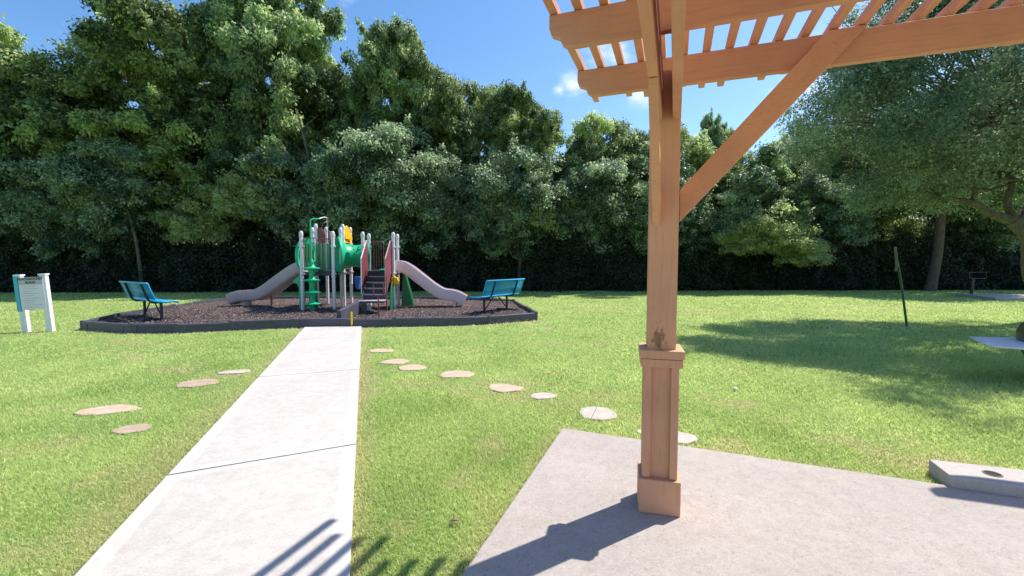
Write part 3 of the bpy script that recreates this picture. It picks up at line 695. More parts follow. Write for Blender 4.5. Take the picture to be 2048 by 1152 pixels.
    m.lathe([(0, -.07), (.07, -.055), (.085, 0), (.07, .055), (0, .07)], c, (0, 1, 0), 18); m.build('flower_spinner', 'yellow', root, angle=50)
    # green rock slope behind the stairs
    m = PB(); m.prism([(-3.36, 13.45, .12), (-2.98, 13.5, .12), (-3.06, 13.5, .50), (-3.22, 13.48, 1.1), (-3.30, 13.45, 1.26)], (-.04, .35, 0)); m.build('climbing_slope', 'dgreen', root, bevel=.02)
    m = PB(); m.prism([(-3.47, 13.0, .12), (-3.40, 12.3, .12), (-3.44, 12.5, .7), (-3.47, 12.95, 1.2)], (.03, .0, 0)); m.build('climbing_slope', 'dgreen', root, bevel=.008)
playground()
m = MB(); m.prism([(-4.17, 10.52, .10), (-4.22, 12.05, .10), (-4.22, 12.05, .46), (-4.17, 10.52, .36)], (.11, .004, 0)); m.prism([(-4.05, 11.93, .1), (-4.05, 12.04, .1), (-4.05, 12.04, .46), (-4.05, 11.93, .46)], (.10, 0, 0))
tag(m.build('ramp_edge', 'border', bevel=.01), 'dark sloped side board running from the border back to the transfer platform', 'ramp')

# ------------------------------------------------------------------ benches
def bench(loc, ax, label):
    """local x along the bench, local y towards the sitter's front"""
    root = empty('park_bench', loc, math.atan2(ax[1], ax[0])); tag(root, label, 'bench', 'blue mesh benches at the playground')
    W2 = .91
    def panel(name, prof, parent):
        m = MB(); a = [(-W2, y, z) for y, z in prof]; b = [(W2, y, z) for y, z in prof]; n = len(prof)
        nx = 1; m.add(a+b, [(i, i+1, n+i+1, n+i) for i in range(n-1)], 0)
        o = m.build(name, 'benchmesh', parent, angle=60)
        sm = o.modifiers.new('solid', 'SOLIDIFY'); sm.thickness = .008
        r = MB(); e = [Vector(p) for p in a]+[Vector(p) for p in reversed(b)]
        e.append(e[0]); r.tube(e, .020, 8, cap=False)
        for x in (-.30, .30): r.tube([(x, y, z-.004) for y, z in prof], .011, 6)
        r.build('rim', 'benchblue', o, angle=50); return o
    panel('seat', [(-.16, .47), (-.05, .455), (.12, .455), (.22, .46), (.26, .43)], root)
    panel('backrest', [(-.21, .53), (-.27, .70), (-.335, .90), (-.36, .91)], root)
    for x in (-.55, .55):
        m = MB(); m.tube(spline([(x, -.36, .88), (x, -.30, .70), (x, -.25, .55), (x, -.19, .46), (x, -.10, .425), (x, .22, .425)], 5), .024, 8)
        m.build('support_arm', 'black', root)
        m = MB(); m.tube([(x, .02, .03), (x, .02, .43)], .032, 10); m.build('leg', 'black', root)
        m = MB(); m.tube([(x, -.34, .025), (x, .36, .025)], .026, 8); m.box((x, -.34, .015), (.08, .06, .03)); m.box((x, .36, .015), (.08, .06, .03)); m.build('foot_bar', 'black', root)
        s = -1 if x > 0 else 1
        m = MB(); m.tube([(x, .02, .07), (x+s*.42, .02, .42)], .016, 8); m.build('brace', 'black', root)
bench((-9.0, 11.07, .11), (.83, -.56), 'blue mesh bench with curved black supports at the left end of the mulch')
bench((-.44, 12.52, .11), (.55, .835), 'blue mesh bench seen from behind at the right corner of the mulch')
# the right hand bench faces the other way along its axis
[o for o in bpy.data.objects if o.name.startswith('park_bench')]

# ------------------------------------------------------------------ playground sign
def text(s, size, loc, parent, mat, depth=.002, name='lettering', bold=False):
    cu = bpy.data.curves.new('t', 'FONT'); cu.body = s; cu.size = size; cu.align_x = 'CENTER'; cu.align_y = 'CENTER'; cu.extrude = depth
    if bold: cu.offset = size*.018
    tmp = bpy.data.objects.new('t', cu); COL.objects.link(tmp); bpy.context.view_layer.update()
    me = bpy.data.meshes.new_from_object(tmp.evaluated_get(bpy.context.evaluated_depsgraph_get())); bpy.data.objects.remove(tmp)
    me.materials.clear(); me.materials.append(M[mat]); o = bpy.data.objects.new(name, me); COL.objects.link(o); o.parent = parent
    o.location = loc; o.rotation_euler = (R(90), 0, 0); return o
def sign():
    root = empty('playground_sign', (-10.30, 9.62, 0), R(9)); root.rotation_euler = (R(1.5), R(-2.5), R(9)); tag(root, 'white playground rules sign on two posts with a teal edge', 'sign')
    for x in (-.23, .23):
        m = MB(); m.box((x, 0, .60), (.115, .09, 1.24)); m.build('post', 'white', root, bevel=.006)
        m = MB(); m.box((x, 0, 1.236), (.14, .12, .03)); m.build('post_cap', 'white', root, bevel=.004)
    m = MB(); m.box((.02, -.055, .84), (.46, .02, .70)); b = m.build('sign_board', 'signw', root, bevel=.003)
    m = MB(); m.box((.02, -.068, 1.11), (.44, .006, .16)); m.build('header', 'signg', b)
    m = MB(); m.box((-.255, -.057, .84), (.075, .03, .76)); m.build('edge_strip', 'teal', root, bevel=.003)
    text('PLAYGROUND', .068, (.02, -.073, 1.150), b, 'ink', bold=True); text('RULES', .068, (.02, -.073, 1.075), b, 'ink', bold=True)
    m = MB(); r2 = random.Random(3); z = .99
    for k in range(11):
        x0 = -.19+r2.uniform(0, .04)*(k % 3 > 0); L = r2.uniform(.16, .36); m.box((x0+L/2+.02, -.0665, z), (L, .003, .009)); z -= .05
    m.build('fine_print', 'inkg', b)
sign()

# ------------------------------------------------------------------ pergola
PX = Vector((.939, -.344, 0)).normalized(); PY = Vector((.344, .939, 0)).normalized()
def ab(a, b, z): p = PX*a+PY*b; return Vector((p.x, p.y, z))
def pergola():
    c = Vector((.886, 2.63, .03)); root = empty('pergola', c); tag(root, 'terracotta painted timber pergola with a panelled pillar and slatted roof', 'pergola')
    rp = 14; e1 = Vector((math.cos(R(rp)), -math.sin(R(rp)), 0))
    def rel(o): o.matrix_parent_inverse = Matrix.Translation(-c); return o
    def pbox(m, dx, dy, z0, z1, cx=0, cy=0, mi=0): m.box((cx, cy, (z0+z1)/2), (dx, dy, z1-z0), mi=mi)
    def part(m, name, mat='post', bevel=.004): o = m.build(name, mat, root, bevel=bevel); o.rotation_euler.z = -R(rp); return o
    m = MB(); pbox(m, .158, .158, .90, 2.545); part(m, 'post')
    m = MB(); pbox(m, .235, .235, .0, .205); part(m, 'pillar_base', bevel=.006)
    m = MB(); pbox(m, .150, .150, .2, .87); part(m, 'pillar_core')
    for i, (x, y) in enumerate(((-1, -1), (1, -1), (1, 1), (-1, 1))):
        m = MB(); pbox(m, .042, .022, .207, .868, x*.075, y*.0865); pbox(m, .022, .0635, .208, .867, x*.087, y*.0645); part(m, 'corner_trim', bevel=.003)
    m = MB(); pbox(m, .232, .232, .868, .915); part(m, 'cap_moulding')
    m = MB(); pbox(m, .247, .247, .918, .968); part(m, 'pillar_cap', bevel=.006)
    # oriented timbers: local x runs along the grain
    def timber(name, p, q, w, h, bev=.004, mat='wood', cut=None):
        p, q = Vector(p), Vector(q); L = (q-p).length; m = MB()
        if cut: m.prism([(x, -w/2, z) for x, z in cut(L, h)], (0, w, 0))
        else: m.box((L/2, 0, 0), (L, w, h))
        o = m.build(name, mat, root, bevel=bev); d = (q-p).normalized(); side = Vector((0, 0, 1)).cross(d).normalized(); up = d.cross(side)
        mt = Matrix((d, side, up)).transposed().to_4x4(); mt.translation = p-c; o.matrix_local = mt; return o
    def beamcut(L, h):
        return [(0, h/2), (-0.0, h*.12), (.012, -.1*h), (.045, -.18*h), (.06, -.24*h), (.065, -.38*h), (.085, -.47*h), (.12, -.5*h), (L, -h/2), (L, h/2)]
    for b in (2.945, 2.255, 1.565, .875, .185): timber('roof_beam', ab(-.62, b, 2.655), ab(3.4, b, 2.655), .042, .17, cut=beamcut)
    for a in (-.106, -.007): timber('joist', ab(a, 2.72, 2.437), ab(a, -.15, 2.437), .044, .264)
    # raking braces
    def raked(name, A, B, off, mat='wood'):   # profile in a vertical plane
        m = MB(); m.prism([tuple(p-c) for p in A], off); return m.build(name, mat, root, bevel=.004)
    b = 2.90
    raked('brace', [ab(.018, b-.022, 1.935), ab(.018, b-.022, 1.745), ab(.92, b-.022, 2.738), ab(.74, b-.022, 2.738)], None, PY*.043)
    raked('brace', [ab(-.128, 2.715, 1.69), ab(-.128, 2.715, 1.87), ab(-.128, 2.20, 2.302), ab(-.128, 2.07, 2.302)], None, PX*.044)
    for (a_, b_, z_, n_) in ((.10, b-.022, 1.90, 1), (.14, b-.022, 1.98, 1), (-.106, 2.52, 2.33, 0), (.60, b-.022, 2.52, 1), (.68, b-.022, 2.60, 1)):
        q = MB(); w_ = ab(a_, b_, z_)-c; q.lathe([(0, -.004), (.006, -.003), (.007, 0), (.007, .002)], w_, PY if n_ else PX, 10); q.build('bolt', 'wood', root)
    k = 0; a = -.597
    while a < 3.35:
        tip = 3.545 if k == 0 else 3.46+.03*math.sin(k*2.7)+(.075 if k in (2, 3, 6, 7, 9) else -.03)
        timber('roof_slat', ab(a, tip, 2.764), ab(a, -.35, 2.764), .042, .042, .003); k += 1; a += .1245
pergola()

def arbor():
    """a beam on two posts standing just right of the view; its shaped tip throws the shade by the concrete pad"""
    o = empty('timber_arbor', (5.6, 3.25, 0)); tag(o, 'terracotta timber beam on two posts just outside the right edge', 'arbor'); c = Vector((5.6, 3.25, 0))
    a = Vector((4.33, 3.76, 2.63)); d = PX; m = MB(); h = .20
    m.prism([tuple(a+d*x+Vector((0, 0, z))-c) for x, z in [(0, h/2), (0, .02), (.05, -.04), (.12, -.08), (.2, -h/2), (3.2, -h/2), (3.2, h/2)]], PY*.09); m.build('beam', 'wood', o, bevel=.004)
    for t_ in (1.6, 2.9):
        m = MB(); p = a+d*t_+PY*.045-c; m.box((p.x, p.y, 1.265), (.12, .12, 2.53)); m.build('post', 'post', o, bevel=.004)
arbor()

# ------------------------------------------------------------------ small things on the right
m = MB(); m.tube([(9.17, 10.25, -.05), (8.97, 10.23, .95), (8.83, 10.22, 1.55)], .024, 8); o = m.build('metal_stake', 'greenpole'); tag(o, 'thin dark green stake leaning left alone on the shaded lawn', 'stake')
k = MB(); k.tube([(8.80, 10.215, 1.30), (8.83, 10.215, 1.42), (8.76, 10.21, 1.86)], [.022, .030, .026], 8); k.build('weathered_tip', 'rotwood', o)
k = MB(); k.box((9.17, 10.25, .006), (.18, .16, .02)); k.build('ground_pad', 'conc_slab', o, bevel=.008)
def far_grill():
    x, y = 20.6, 19.9; root = empty('pedestal_grill', (x, y, 0)); tag(root, 'small black pedestal charcoal grill far off before the dark hedge', 'grill')
    m = MB(); m.tube([(0, 0, 0), (0, 0, .78)], .065, 12); m.build('pedestal', 'black', root)
    m = MB(); m.box((0, 0, .80), (.76, .45, .03)); m.box((-.37, 0, .93), (.02, .45, .26)); m.box((.37, 0, .93), (.02, .45, .26)); m.box((0, .215, .93), (.72, .02, .26)); m.build('firebox', 'black', root, bevel=.005)
    m = MB()
    for i in range(9): m.tube([(-.42, -.2+.05*i, 1.06), (.42, -.2+.05*i, 1.06)], .009, 6)
    m.build('grate', 'black', root)
    m = MB(); m.prism([(.55*math.cos(i*math.pi/4), .55*math.sin(i*math.pi/4), .03) for i in range(8)], (0, 0, -.05)); m.build('pad', 'conc_slab', root)
far_grill()
def near_grill():
    """waisted olive fixture with a pale shelf; most of it stands outside the frame"""
    root = empty('park_grill', (7.12, 5.62, 0)); tag(root, 'olive green park grill with a pale flat side shelf at the right edge', 'grill')
    m = MB(); m.lathe([(.26, 0), (.28, .02), (.33, .12), (.46, .43), (.46, .445)], (0, 0, 0), n=24); m.build('pedestal', 'olive', root)
    m = MB(); m.lathe([(.46, .47), (.47, .50), (.47, .60), (.43, .68), (.30, .86), (.26, .92), (0, .95)], (0, 0, 0), n=24); m.build('firebox', 'olive', root)
    m = MB(); m.tube([(-.44, -.16, .52), (-.52, -.18, .52), (-.52, -.18, .68), (-.41, -.15, .68)], .016, 8); m.tube([(-.52, -.18, .56), (-.26, -.46, .56)], .014, 8); m.build('handle', 'black', root)
    m = MB(); pts = [(-.72, .56), (-.30, .52), (.3, .40), (.4, -.3), (-.30, -.62), (-.82, -.46), (-1.12, -.14), (-1.08, .02)]
    m.prism([(x, y, .465) for x, y in pts], (0, 0, -.018)); m.build('side_shelf', 'white', root, bevel=.006)
near_grill()
def litter():
    m = MB(); r2 = random.Random(4)
    m.lathe([(0, 0), (.02, .004), (.028, .012), (.018, .024), (0, .027)], (2.62, 5.15, .012), n=8)
    tag(m.build('paper_scrap', 'white'), 'tiny white scrap of litter on the lawn right of the pillar', 'litter')
litter()
m = MB(); m.prism([(-.36, 2.47, .02), (-.33, 2.455, .035), (-.30, 2.47, .022), (-.33, 2.50, .03)], (0, 0, .002)); tag(m.build('fallen_leaf', 'rotwood', smooth=False), 'single brown fallen leaf on the grass left of the patio edge', 'leaf')

# ------------------------------------------------------------------ trees
def unit(v): return v/np.maximum(np.linalg.norm(v, axis=-1, keepdims=True), 1e-6)
def crown_mesh(name, clumps, mat, per, size, flat=.6, droop=.35, seed=0, aspect=.5, spray=.0):
    """clumps: array (n,5) x,y,z,radius,tone ; leaf-sized faces spread through each clump"""
    C = np.array(clumps); n = len(C); cnt = np.maximum((per*(C[:, 3]/np.mean(C[:, 3]))**2).astype(int), 20)
    idx = np.repeat(np.arange(n), cnt); K = len(idx)
    ctr = C[:, :3].mean(0); D = rand_dirs(K); r = rng.random(K)**.45
    # every clump has its own few sprigs so that it is not a smooth ball
    Q = 24; sp = rng.normal(size=(n, Q, 3)); sp /= np.linalg.norm(sp, axis=2, keepdims=True); w = rng.integers(0, Q, K)
    sl_ = rng.uniform(.5, 1.45, (n, Q)); r = r*sl_[idx, w]
    sn = unit(sp*.55+rng.normal(size=(n, Q, 3))*.6+np.array([0, 0, .45])); st = rng.normal(0, .22, (n, Q))   # leaves of one sprig face alike
    D = unit(D*.60+sp[idx, w]*.95); off = D*r[:, None]*C[idx, 3:4]*np.array([1.12, 1.12, flat*1.25])
    off += sp[idx, w]*C[idx, 3:4]*.22+rng.normal(size=(K, 3))*C[idx, 3:4]*.05
    P = C[idx, :3]+off
    out = unit(P-ctr)
    N = unit(sn[idx, w]*1.0+D*.15+rng.normal(size=(K, 3))*.28)
    A = unit(rng.normal(size=(K, 3))*.75+D*.5+np.array([0, 0, -droop*1.6])); A = unit(A-N*np.sum(A*N, 1, keepdims=True)*.85)
    L = size*rng.uniform(.65, 1.35, K); V, F = leaves(P, A, N, L, L*aspect*rng.uniform(.8, 1.25, K))
    tone = np.clip(C[idx, 4]+st[idx, w]+rng.normal(0, .15, K), 0, 1)**1.25
    return npmesh(name, V, F, [mat], {'tone': np.repeat(tone, 4)})
def tree_parts(seed, H, Rr, zb, mat, per=430, size=.13, nc=120, lean=0, shape=1.0, tone=.4, csz=.75, bark_='bark', trunk_r=.2):
    r = np.random.default_rng(seed); m = MB(); clumps = []
    top = H*.80; wob = [Vector((r.normal(0, .22), r.normal(0, .22), 0)) for _ in range(7)]
    tr = [Vector((lean*(k/6), 0, top*k/6))+wob[k]*(k/6)*1.2 for k in range(7)]; tr[0] = Vector((0, 0, -.2))
    m.tube(spline(tr, 3), [trunk_r*(1.25 if k == 0 else 1)*(1-.86*k/18) for k in range(19)], 9)
    nl = 13; amps = r.uniform(.70, 1.22, 10)
    def env(z, th):                            # uneven outline, widest above the middle
        f = (z-zb)/(H-zb)
        if f >= 1 or f <= 0: return 0
        e = (1-abs((f-.55)/.56)**2.6)**.65 if abs((f-.55)/.56) < 1 else 0
        q = th/(2*math.pi)*5 % 5; i = int(q); u = q-i; lo = 0 if f < .5 else 5
        a = amps[lo+i]*(1-u)+amps[lo+(i+1) % 5]*u; return Rr*e*a*shape
    for k in range(nl):
        f = .16+.8*(k+r.random()*.6)/nl; z0 = top*f; b = Vector(tr[0]).lerp(tr[-1], 0); i = min(5, int(f*6)); b = tr[i].lerp(tr[i+1], f*6-i)
        th = k*2.4+r.normal(0, .4); z1 = min(H*.97, b.z+(H-b.z)*r.uniform(.15, .6)); z1 = max(z1, zb+.3); rr = env(z1, th)*r.uniform(.8, 1.0)
        e = Vector((b.x+math.cos(th)*rr, b.y+math.sin(th)*rr, z1)); mid = b.lerp(e, .5)+Vector((0, 0, -.06*rr))
        pts = spline([b, mid, e], 4); m.tube(pts, [trunk_r*.42*(1-f*.5)*(1-.85*j/8) for j in range(9)], 6)
        for t in (.45, .62, .8, .95, 1.05):
            p = b.lerp(e, t)+Vector((r.normal(0, .25), r.normal(0, .25), r.normal(.1, .25))); clumps.append((p.x, p.y, p.z, csz*r.uniform(.6, 1.15), 0))
        for s_ in range(3):
            th2 = th+r.normal(0, .5); p0 = b.lerp(e, r.uniform(.4, .8)); L = r.uniform(.6, 1.5); q = p0+Vector((math.cos(th2)*L, math.sin(th2)*L, r.uniform(-.2, .9)))
            m.tube([p0, p0.lerp(q, .5)+Vector((0, 0, .06)), q], [.035, .025, .008], 5); clumps.append((q.x, q.y, q.z, csz*r.uniform(.5, .9), 0))
    # leaf clumps sit on the outside of about a dozen boughs of different size, with gaps between
    lobes = []; nlb = max(9, int(2.0*(H-zb)))
    for k in range(nlb):
        f = .10+.84*(k+.5*r.random())/nlb; z = zb+(H-zb)*f*.93; th = k*2.4+r.normal(0, .5); rr = env(z, th)*r.uniform(.35, .72)
        lr = Rr*r.uniform(.26, .50)*(1 if f < .8 else .8); z = min(z, H-lr*.8); lobes.append((Vector((lean*z/top+math.cos(th)*rr, math.sin(th)*rr, z)), lr, r.normal(0, .16)))
    wts = np.array([l[1]**2 for l in lobes]); wts /= wts.sum()
    for k in range(nc):
        c_, lr, tn = lobes[r.choice(len(lobes), p=wts)]; d = Vector(r.normal(size=3)); d.normalize()
        if d.z < -.35: d.z *= -.6
        d = Vector((d.x*lr, d.y*lr, d.z*lr*.85))*r.uniform(.72, 1.1); p = c_+d
        clumps.append((p.x, p.y, min(p.z, H), csz*r.uniform(.42, 1.0), tn))
        if r.random() < .16:                   # a loose shoot reaching out of the bough
            dd = d.normalized(); L = r.uniform(.35, .8)
            for j_ in range(3): q_ = p+dd*L*(j_+1)/3+Vector((0, 0, .12*(j_+1))); clumps.append((q_.x, q_.y, q_.z, csz*(.44-.1*j_), tn))
    C = np.array(clumps); C[:, 4] = np.clip(tone+C[:, 4]+r.normal(0, .20, len(C)), 0, 1)
    return m, crown_mesh('crown', C, mat, per, size, seed=seed)
PROTO = {}
def proto(key, **k):
    m, me = tree_parts(**k); t = m.build('trunk', k.get('bark_', 'bark')); tm = t.data; bpy.data.objects.remove(t); PROTO[key] = (tm, me, k['H'])
proto('tall', seed=1, H=14, Rr=3.7, zb=2.2, mat='leaf_elm', nc=250, per=330, size=.158, tone=.42, csz=.52, trunk_r=.24)
proto('tall2', seed=5, H=14, Rr=3.6, zb=2.0, mat='leaf_ash', nc=250, per=330, size=.162, tone=.42, csz=.53, trunk_r=.22)
proto('round', seed=11, H=10, Rr=3.3, zb=1.6, mat='leaf_ash', nc=190, per=290, size=.145, tone=.4, csz=.49, trunk_r=.2)
proto('round2', seed=14, H=10, Rr=3.0, zb=1.8, mat='leaf_elm', nc=190, per=290, size=.145, tone=.5, csz=.49, trunk_r=.2)
proto('light', seed=21, H=10, Rr=2.8, zb=2.0, mat='leaf_light', nc=165, per=290, size=.148, tone=.5, csz=.54, trunk_r=.18)
proto('privet', seed=31, H=7, Rr=2.5, zb=2.3, mat='leaf_priv', nc=160, per=290, size=.125, tone=.42, csz=.46, trunk_r=.10)
def sprig_proto():
    r = np.random.default_rng(41); C = []; m = MB()
    for k in range(9):       # drooping boughs springing from one point
        th = k*.75+r.normal(0, .2); L = r.uniform(.8, 1.5); e = Vector((math.cos(th)*L, math.sin(th)*L*.8, r.uniform(.2, 1.6))); d = e*1.25+Vector((0, 0, -.7))
        c = spline([Vector((0, 0, 0)), e*.6+Vector((0, 0, .3)), e, d], 4); m.tube(c, [.03*(1-.8*i/12) for i in range(13)], 5)
        for p in c[3::2]: C.append((p.x+r.normal(0, .12), p.y+r.normal(0, .12), p.z+r.normal(0, .12), r.uniform(.25, .52), np.clip(.55+r.normal(0, .2), 0, 1)))
    for k in range(26): C.append((r.normal(0, .75), r.normal(0, .6), .7+r.normal(0, .6), r.uniform(.2, .5), np.clip(.55+r.normal(0, .2), 0, 1)))
    t = m.build('trunk', 'bark'); tm = t.data; bpy.data.objects.remove(t)
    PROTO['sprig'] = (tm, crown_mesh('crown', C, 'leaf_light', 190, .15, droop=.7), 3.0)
sprig_proto()
BACK = 'trees in the wall behind the lawn'
def tree(key, X, Y, H, label, rz=None, wide=1.0, kind='broadleaf_tree', z=0, group=BACK):
    tm, me, h0 = PROTO[key]; s = H/h0; rz = random.uniform(0, 6.28) if rz is None else rz
    root = empty(kind, (X, Y, z), rz); root.scale = (s*wide, s*wide, s); tag(root, label, 'shrub' if 'shrub' in kind else 'tree', group)
    link('trunk', tm, root); link('crown', me, root); return root
def at_px(u, Y): return (u-1024)/890*Y
TREES = [  # centre in the view, distance, height, kind, label
    (-150, 24.0, 16.0, 'tall', 1.1, 'broad leafy tree at the far left edge of the tree wall'),
    (40, 23.5, 14.0, 'round2', .95, 'yellow green round tree left of the tall pair, above the playground sign'),
    (190, 26.5, 12.6, 'tall2', .9, 'feathery topped tree in the gap between the left round tree and the tall tree'),
    (325, 24.2, 17.3, 'tall', .95, 'tall dark tree whose top leaves the frame above the left bench'),
    (450, 28.5, 13.6, 'round', .9, 'tree set back behind the dip between the two tallest trees'),
    (562, 24.8, 18.2, 'tall2', .76, 'tallest tree, its top leaving the frame above the left slide'),
    (672, 27.0, 14.0, 'round2', .72, 'bushy tree right of the tallest tree, above the playground posts'),
    (802, 25.0, 15.2, 'tall2', .70, 'tall pointed tree above the right slide of the playground'),
    (885, 25.6, 13.7, 'tall', .75, 'tree with a stepped crown right of the pointed tree'),
    (950, 26.5, 12.7, 'round', .72, 'dark mid height tree where the treeline begins to drop'),
    (1050, 25.0, 11.8, 'tall', .72, 'separate rounded tree left of the pergola corner'),
    (1180, 25.5, 9.8, 'round2', .85, 'lower bushy tree just left of the pergola pillar'),
    (1285, 26.5, 10.0, 'round', .85, 'lower dark tree behind the pergola pillar'),
    (1425, 29.0, 11.4, 'tall2', .50, 'small crowned slender tree standing above the rest right of the pillar'),
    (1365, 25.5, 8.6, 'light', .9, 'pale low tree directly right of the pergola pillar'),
    (1500, 25.0, 8.4, 'round', .9, 'low tree under the diagonal brace of the pergola'),
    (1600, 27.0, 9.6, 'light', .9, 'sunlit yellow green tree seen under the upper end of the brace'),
    (1730, 27.0, 10.4, 'round2', .9, 'tree behind the small leaved oak, left of the bare trunk'),
    (2010, 27.5, 12.0, 'round', .9, 'tree behind the oak trunk on the right'),
    (2180, 27.0, 13.0, 'tall', .9, 'tall tree beyond the right edge of the lawn')]
for (u, Y, H, k, w, lab) in TREES: tree(k, at_px(u, Y), Y, H, lab, wide=w)
PRIV = [(-60, 22.6, 7.6, 'shady privet clump behind the left edge of the lawn'), (120, 22.9, 6.9, 'shady privet clump behind the playground sign'),
        (265, 23.0, 7.6, 'privet clump behind the left bench'), (640, 23.3, 8.2, 'silvery privet clump behind the spiral climber'),
        (745, 22.6, 8.6, 'silvery privet clump hanging over the tunnel'), (830, 23.4, 7.4, 'privet clump above the right slide'), (940, 23.6, 7.0, 'privet clump left of the right bench'),
        (1040, 23.0, 7.2, 'pale tipped privet clump above the right bench'), (1150, 24.0, 7.4, 'privet clump between the right bench and the pillar'), (1255, 24.0, 7.0, 'privet clump touching the left side of the pillar'),
        (1400, 24.0, 6.4, 'privet clump touching the right side of the pillar'), (1660, 24.8, 6.6, 'privet clump behind the leaning stake'), (1960, 25.6, 6.8, 'privet clump behind the far grill')]
for (u, Y, H, lab) in PRIV: tree('privet', at_px(u, Y), Y+.3, H, lab, kind='privet_shrub', group='privet clumps before the trees')
for (u, v_, Y, H, lab) in [(470, 425, 22.4, 2.4, 'yellow green bough at the left of the bright pair left of the spiral climber'), (535, 420, 22.6, 2.7, 'yellow green bough at the right of the bright pair left of the spiral climber'),
                           (385, 475, 22.6, 2.4, 'mid green bough between the left bench and the left slide'),
                           (1470, 500, 22.9, 1.9, 'leftmost of the three sunlit boughs under the pergola brace'), (1530, 490, 22.7, 2.6, 'middle and largest of the three sunlit boughs under the pergola brace'),
                           (1590, 520, 22.8, 2.2, 'rightmost and lowest of the three sunlit boughs under the pergola brace'), (1055, 455, 22.6, 2.2, 'pale bough above the right bench')]:
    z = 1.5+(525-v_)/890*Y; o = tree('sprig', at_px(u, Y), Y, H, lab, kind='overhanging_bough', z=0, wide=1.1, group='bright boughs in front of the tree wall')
    o.location.z = z; st = MB(); st.tube(spline([(.1, 2.8, .5), (.05, 1.4, .3), (0, .0, .05)], 4), .03, 6); st.build('stem', 'bark', o); o.rotation_euler.z *= .08
# small trees: the bare trunk right, with a crown behind the oak
def bare_trunk_tree():
    X, Y = 22.45, 23.55; root = empty('broadleaf_tree', (X, Y, 0)); tag(root, 'tree with a thick bare grey trunk between the stake and the far grill', 'tree', BACK)
    m = MB(); m.tube(spline([(-.30, 0, -.2), (-.18, 0, .6), (0, 0, 2), (.05, 0, 3.8), (.1, .1, 5.5), (.4, .1, 8.5)], 4), [.34, .30, .26, .25, .24, .23, .23, .22, .22, .22, .22, .22, .21, .28, .27, .25, .2, .18, .15, .12, .08], 14)
    m.build('trunk', 'bark', root)
    r = np.random.default_rng(77); C = []
    for k in range(190):
        th = r.uniform(0, 6.28); z = 4.2+6.0*r.random(); e = math.sin(math.pi*min(1, (z-3.0)/7.2))**.6*3.6*r.uniform(.5, 1.05); C.append((math.cos(th)*e, math.sin(th)*e, z, r.uniform(.4, .85), np.clip(.4+r.normal(0, .15), 0, 1)))
    link('crown', crown_mesh('crown', C, 'leaf_elm', 300, .16), root)
bare_trunk_tree()
for pts, lab in [([(-20.6, 22.3, 8.0), (-20.2, 22.2, 6.6), (-19.3, 22.0, 5.6), (-18.9, 21.9, 4.5), (-18.6, 22.1, 2.6), (-18.6, 22.4, 0)], 'crooked pale bare stem leaning out of the tree wall above the left bench'),
                 ([(-10.55, 22.3, 9.0), (-10.3, 22.2, 8.0), (-10.1, 22.4, 6.6), (-10.2, 23.4, 3.0), (-10.2, 24.2, 0)], 'thin pale bare stem in the foliage left of the spiral climber')]:
    m = MB(); c = spline(pts, 4); m.tube(c, [.03+.05*i/len(c) for i in range(len(c))], 7); p, q = Vector(pts[1]), Vector(pts[2])
    for k in range(4): b = p.lerp(q, k/3); m.tube([b, b+Vector((.35-.2*k, 0, .3)), b+Vector((.8-.5*k, .1, .75))], [.025, .015, .006], 5)
    tag(m.build('bare_stem', 'bark_oak'), lab, 'tree')

def woodland():
    """deep foliage behind the first trees, one mass"""
    C = []; r = np.random.default_rng(3)
    for k in range(760):
        x = r.uniform(-38, 46); y = r.uniform(27.5, 33)+.06*x; ht = 8.6 if x < 2 else 7.0
        C.append((x, y, r.uniform(.3, ht) if k % 2 else r.uniform(.3, 4.5), r.uniform(.9, 1.7), np.clip(.3+r.normal(0, .15), 0, 1)))
    me = crown_mesh('woodland', C, 'leaf_wood_shade', 300, .26)
    tag(link('woodland', me), 'mass of foliage, coloured dark for shade, filling the gaps behind the tree wall', 'woodland', kind='stuff')
woodland()
def hedge():
    xs = np.linspace(-32, 42, 60); m = MB(); V = []; F = []
    yl = lambda x: 23.2+.055*x if x > 0 else 23.2+.03*x
    root = empty('hedge', (0, 23.3, 0)); tag(root, 'long clipped hedge along the back of the lawn, coloured near black for shade', 'hedge')
    rows = []
    for x in xs:
        y = yl(x)-22.9; h = 2.45+.25*math.sin(x*.9)+.18*math.sin(x*2.3+1); rows.append([(x, y+.25, 0), (x, y+.18, h*.6), (x, y+.45, h), (x, y+1.6, h), (x, y+1.7, 0)])
    for i in range(len(rows)-1):
        m.add(rows[i]+rows[i+1], [(j, j+1, j+6, j+5) for j in range(4)])
    m.build('light_block_core', 'leaf_hedge_shade', root)  # solid core added inside the hedge to block light, not real branches
    K = 150000; x = rng.uniform(-32, 42, K); hh = 2.8+.3*np.sin(x*.9)+.22*np.sin(x*2.3+1)+(vnoise(x, x*0, .7, 21)-.5)*1.1+(vnoise(x, x*0, .2, 22)-.5)*.6; z = rng.random(K)*hh
    y = np.where(x > 0, 23.2+.055*x, 23.2+.03*x)-23.3-.10+(vnoise(x, z, .55, 2)-.5)*.8+(vnoise(x, z, 2.2, 7)-.5)*.9+rng.uniform(-.12, .35, K)+np.clip(z-hh+.4, 0, 1)*.8
    P = np.stack([x, y, z], 1); N = unit(np.array([0, -.7, .5])+rng.normal(size=(K, 3))*.6); A = unit(rng.normal(size=(K, 3))+np.array([0, 0, -.5]))
    A = unit(A-N*np.sum(A*N, 1, keepdims=True)*.9); L = rng.uniform(.08, .16, K); V, F = leaves(P, A, N, L, L*.6)
    me = npmesh('foliage', V, F, ['leaf_hedge_shade'], {'tone': np.repeat(np.clip(vnoise(x, z, .5, 6)*.7+rng.normal(0, .15, K), 0, 1), 4)})
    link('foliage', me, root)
hedge()

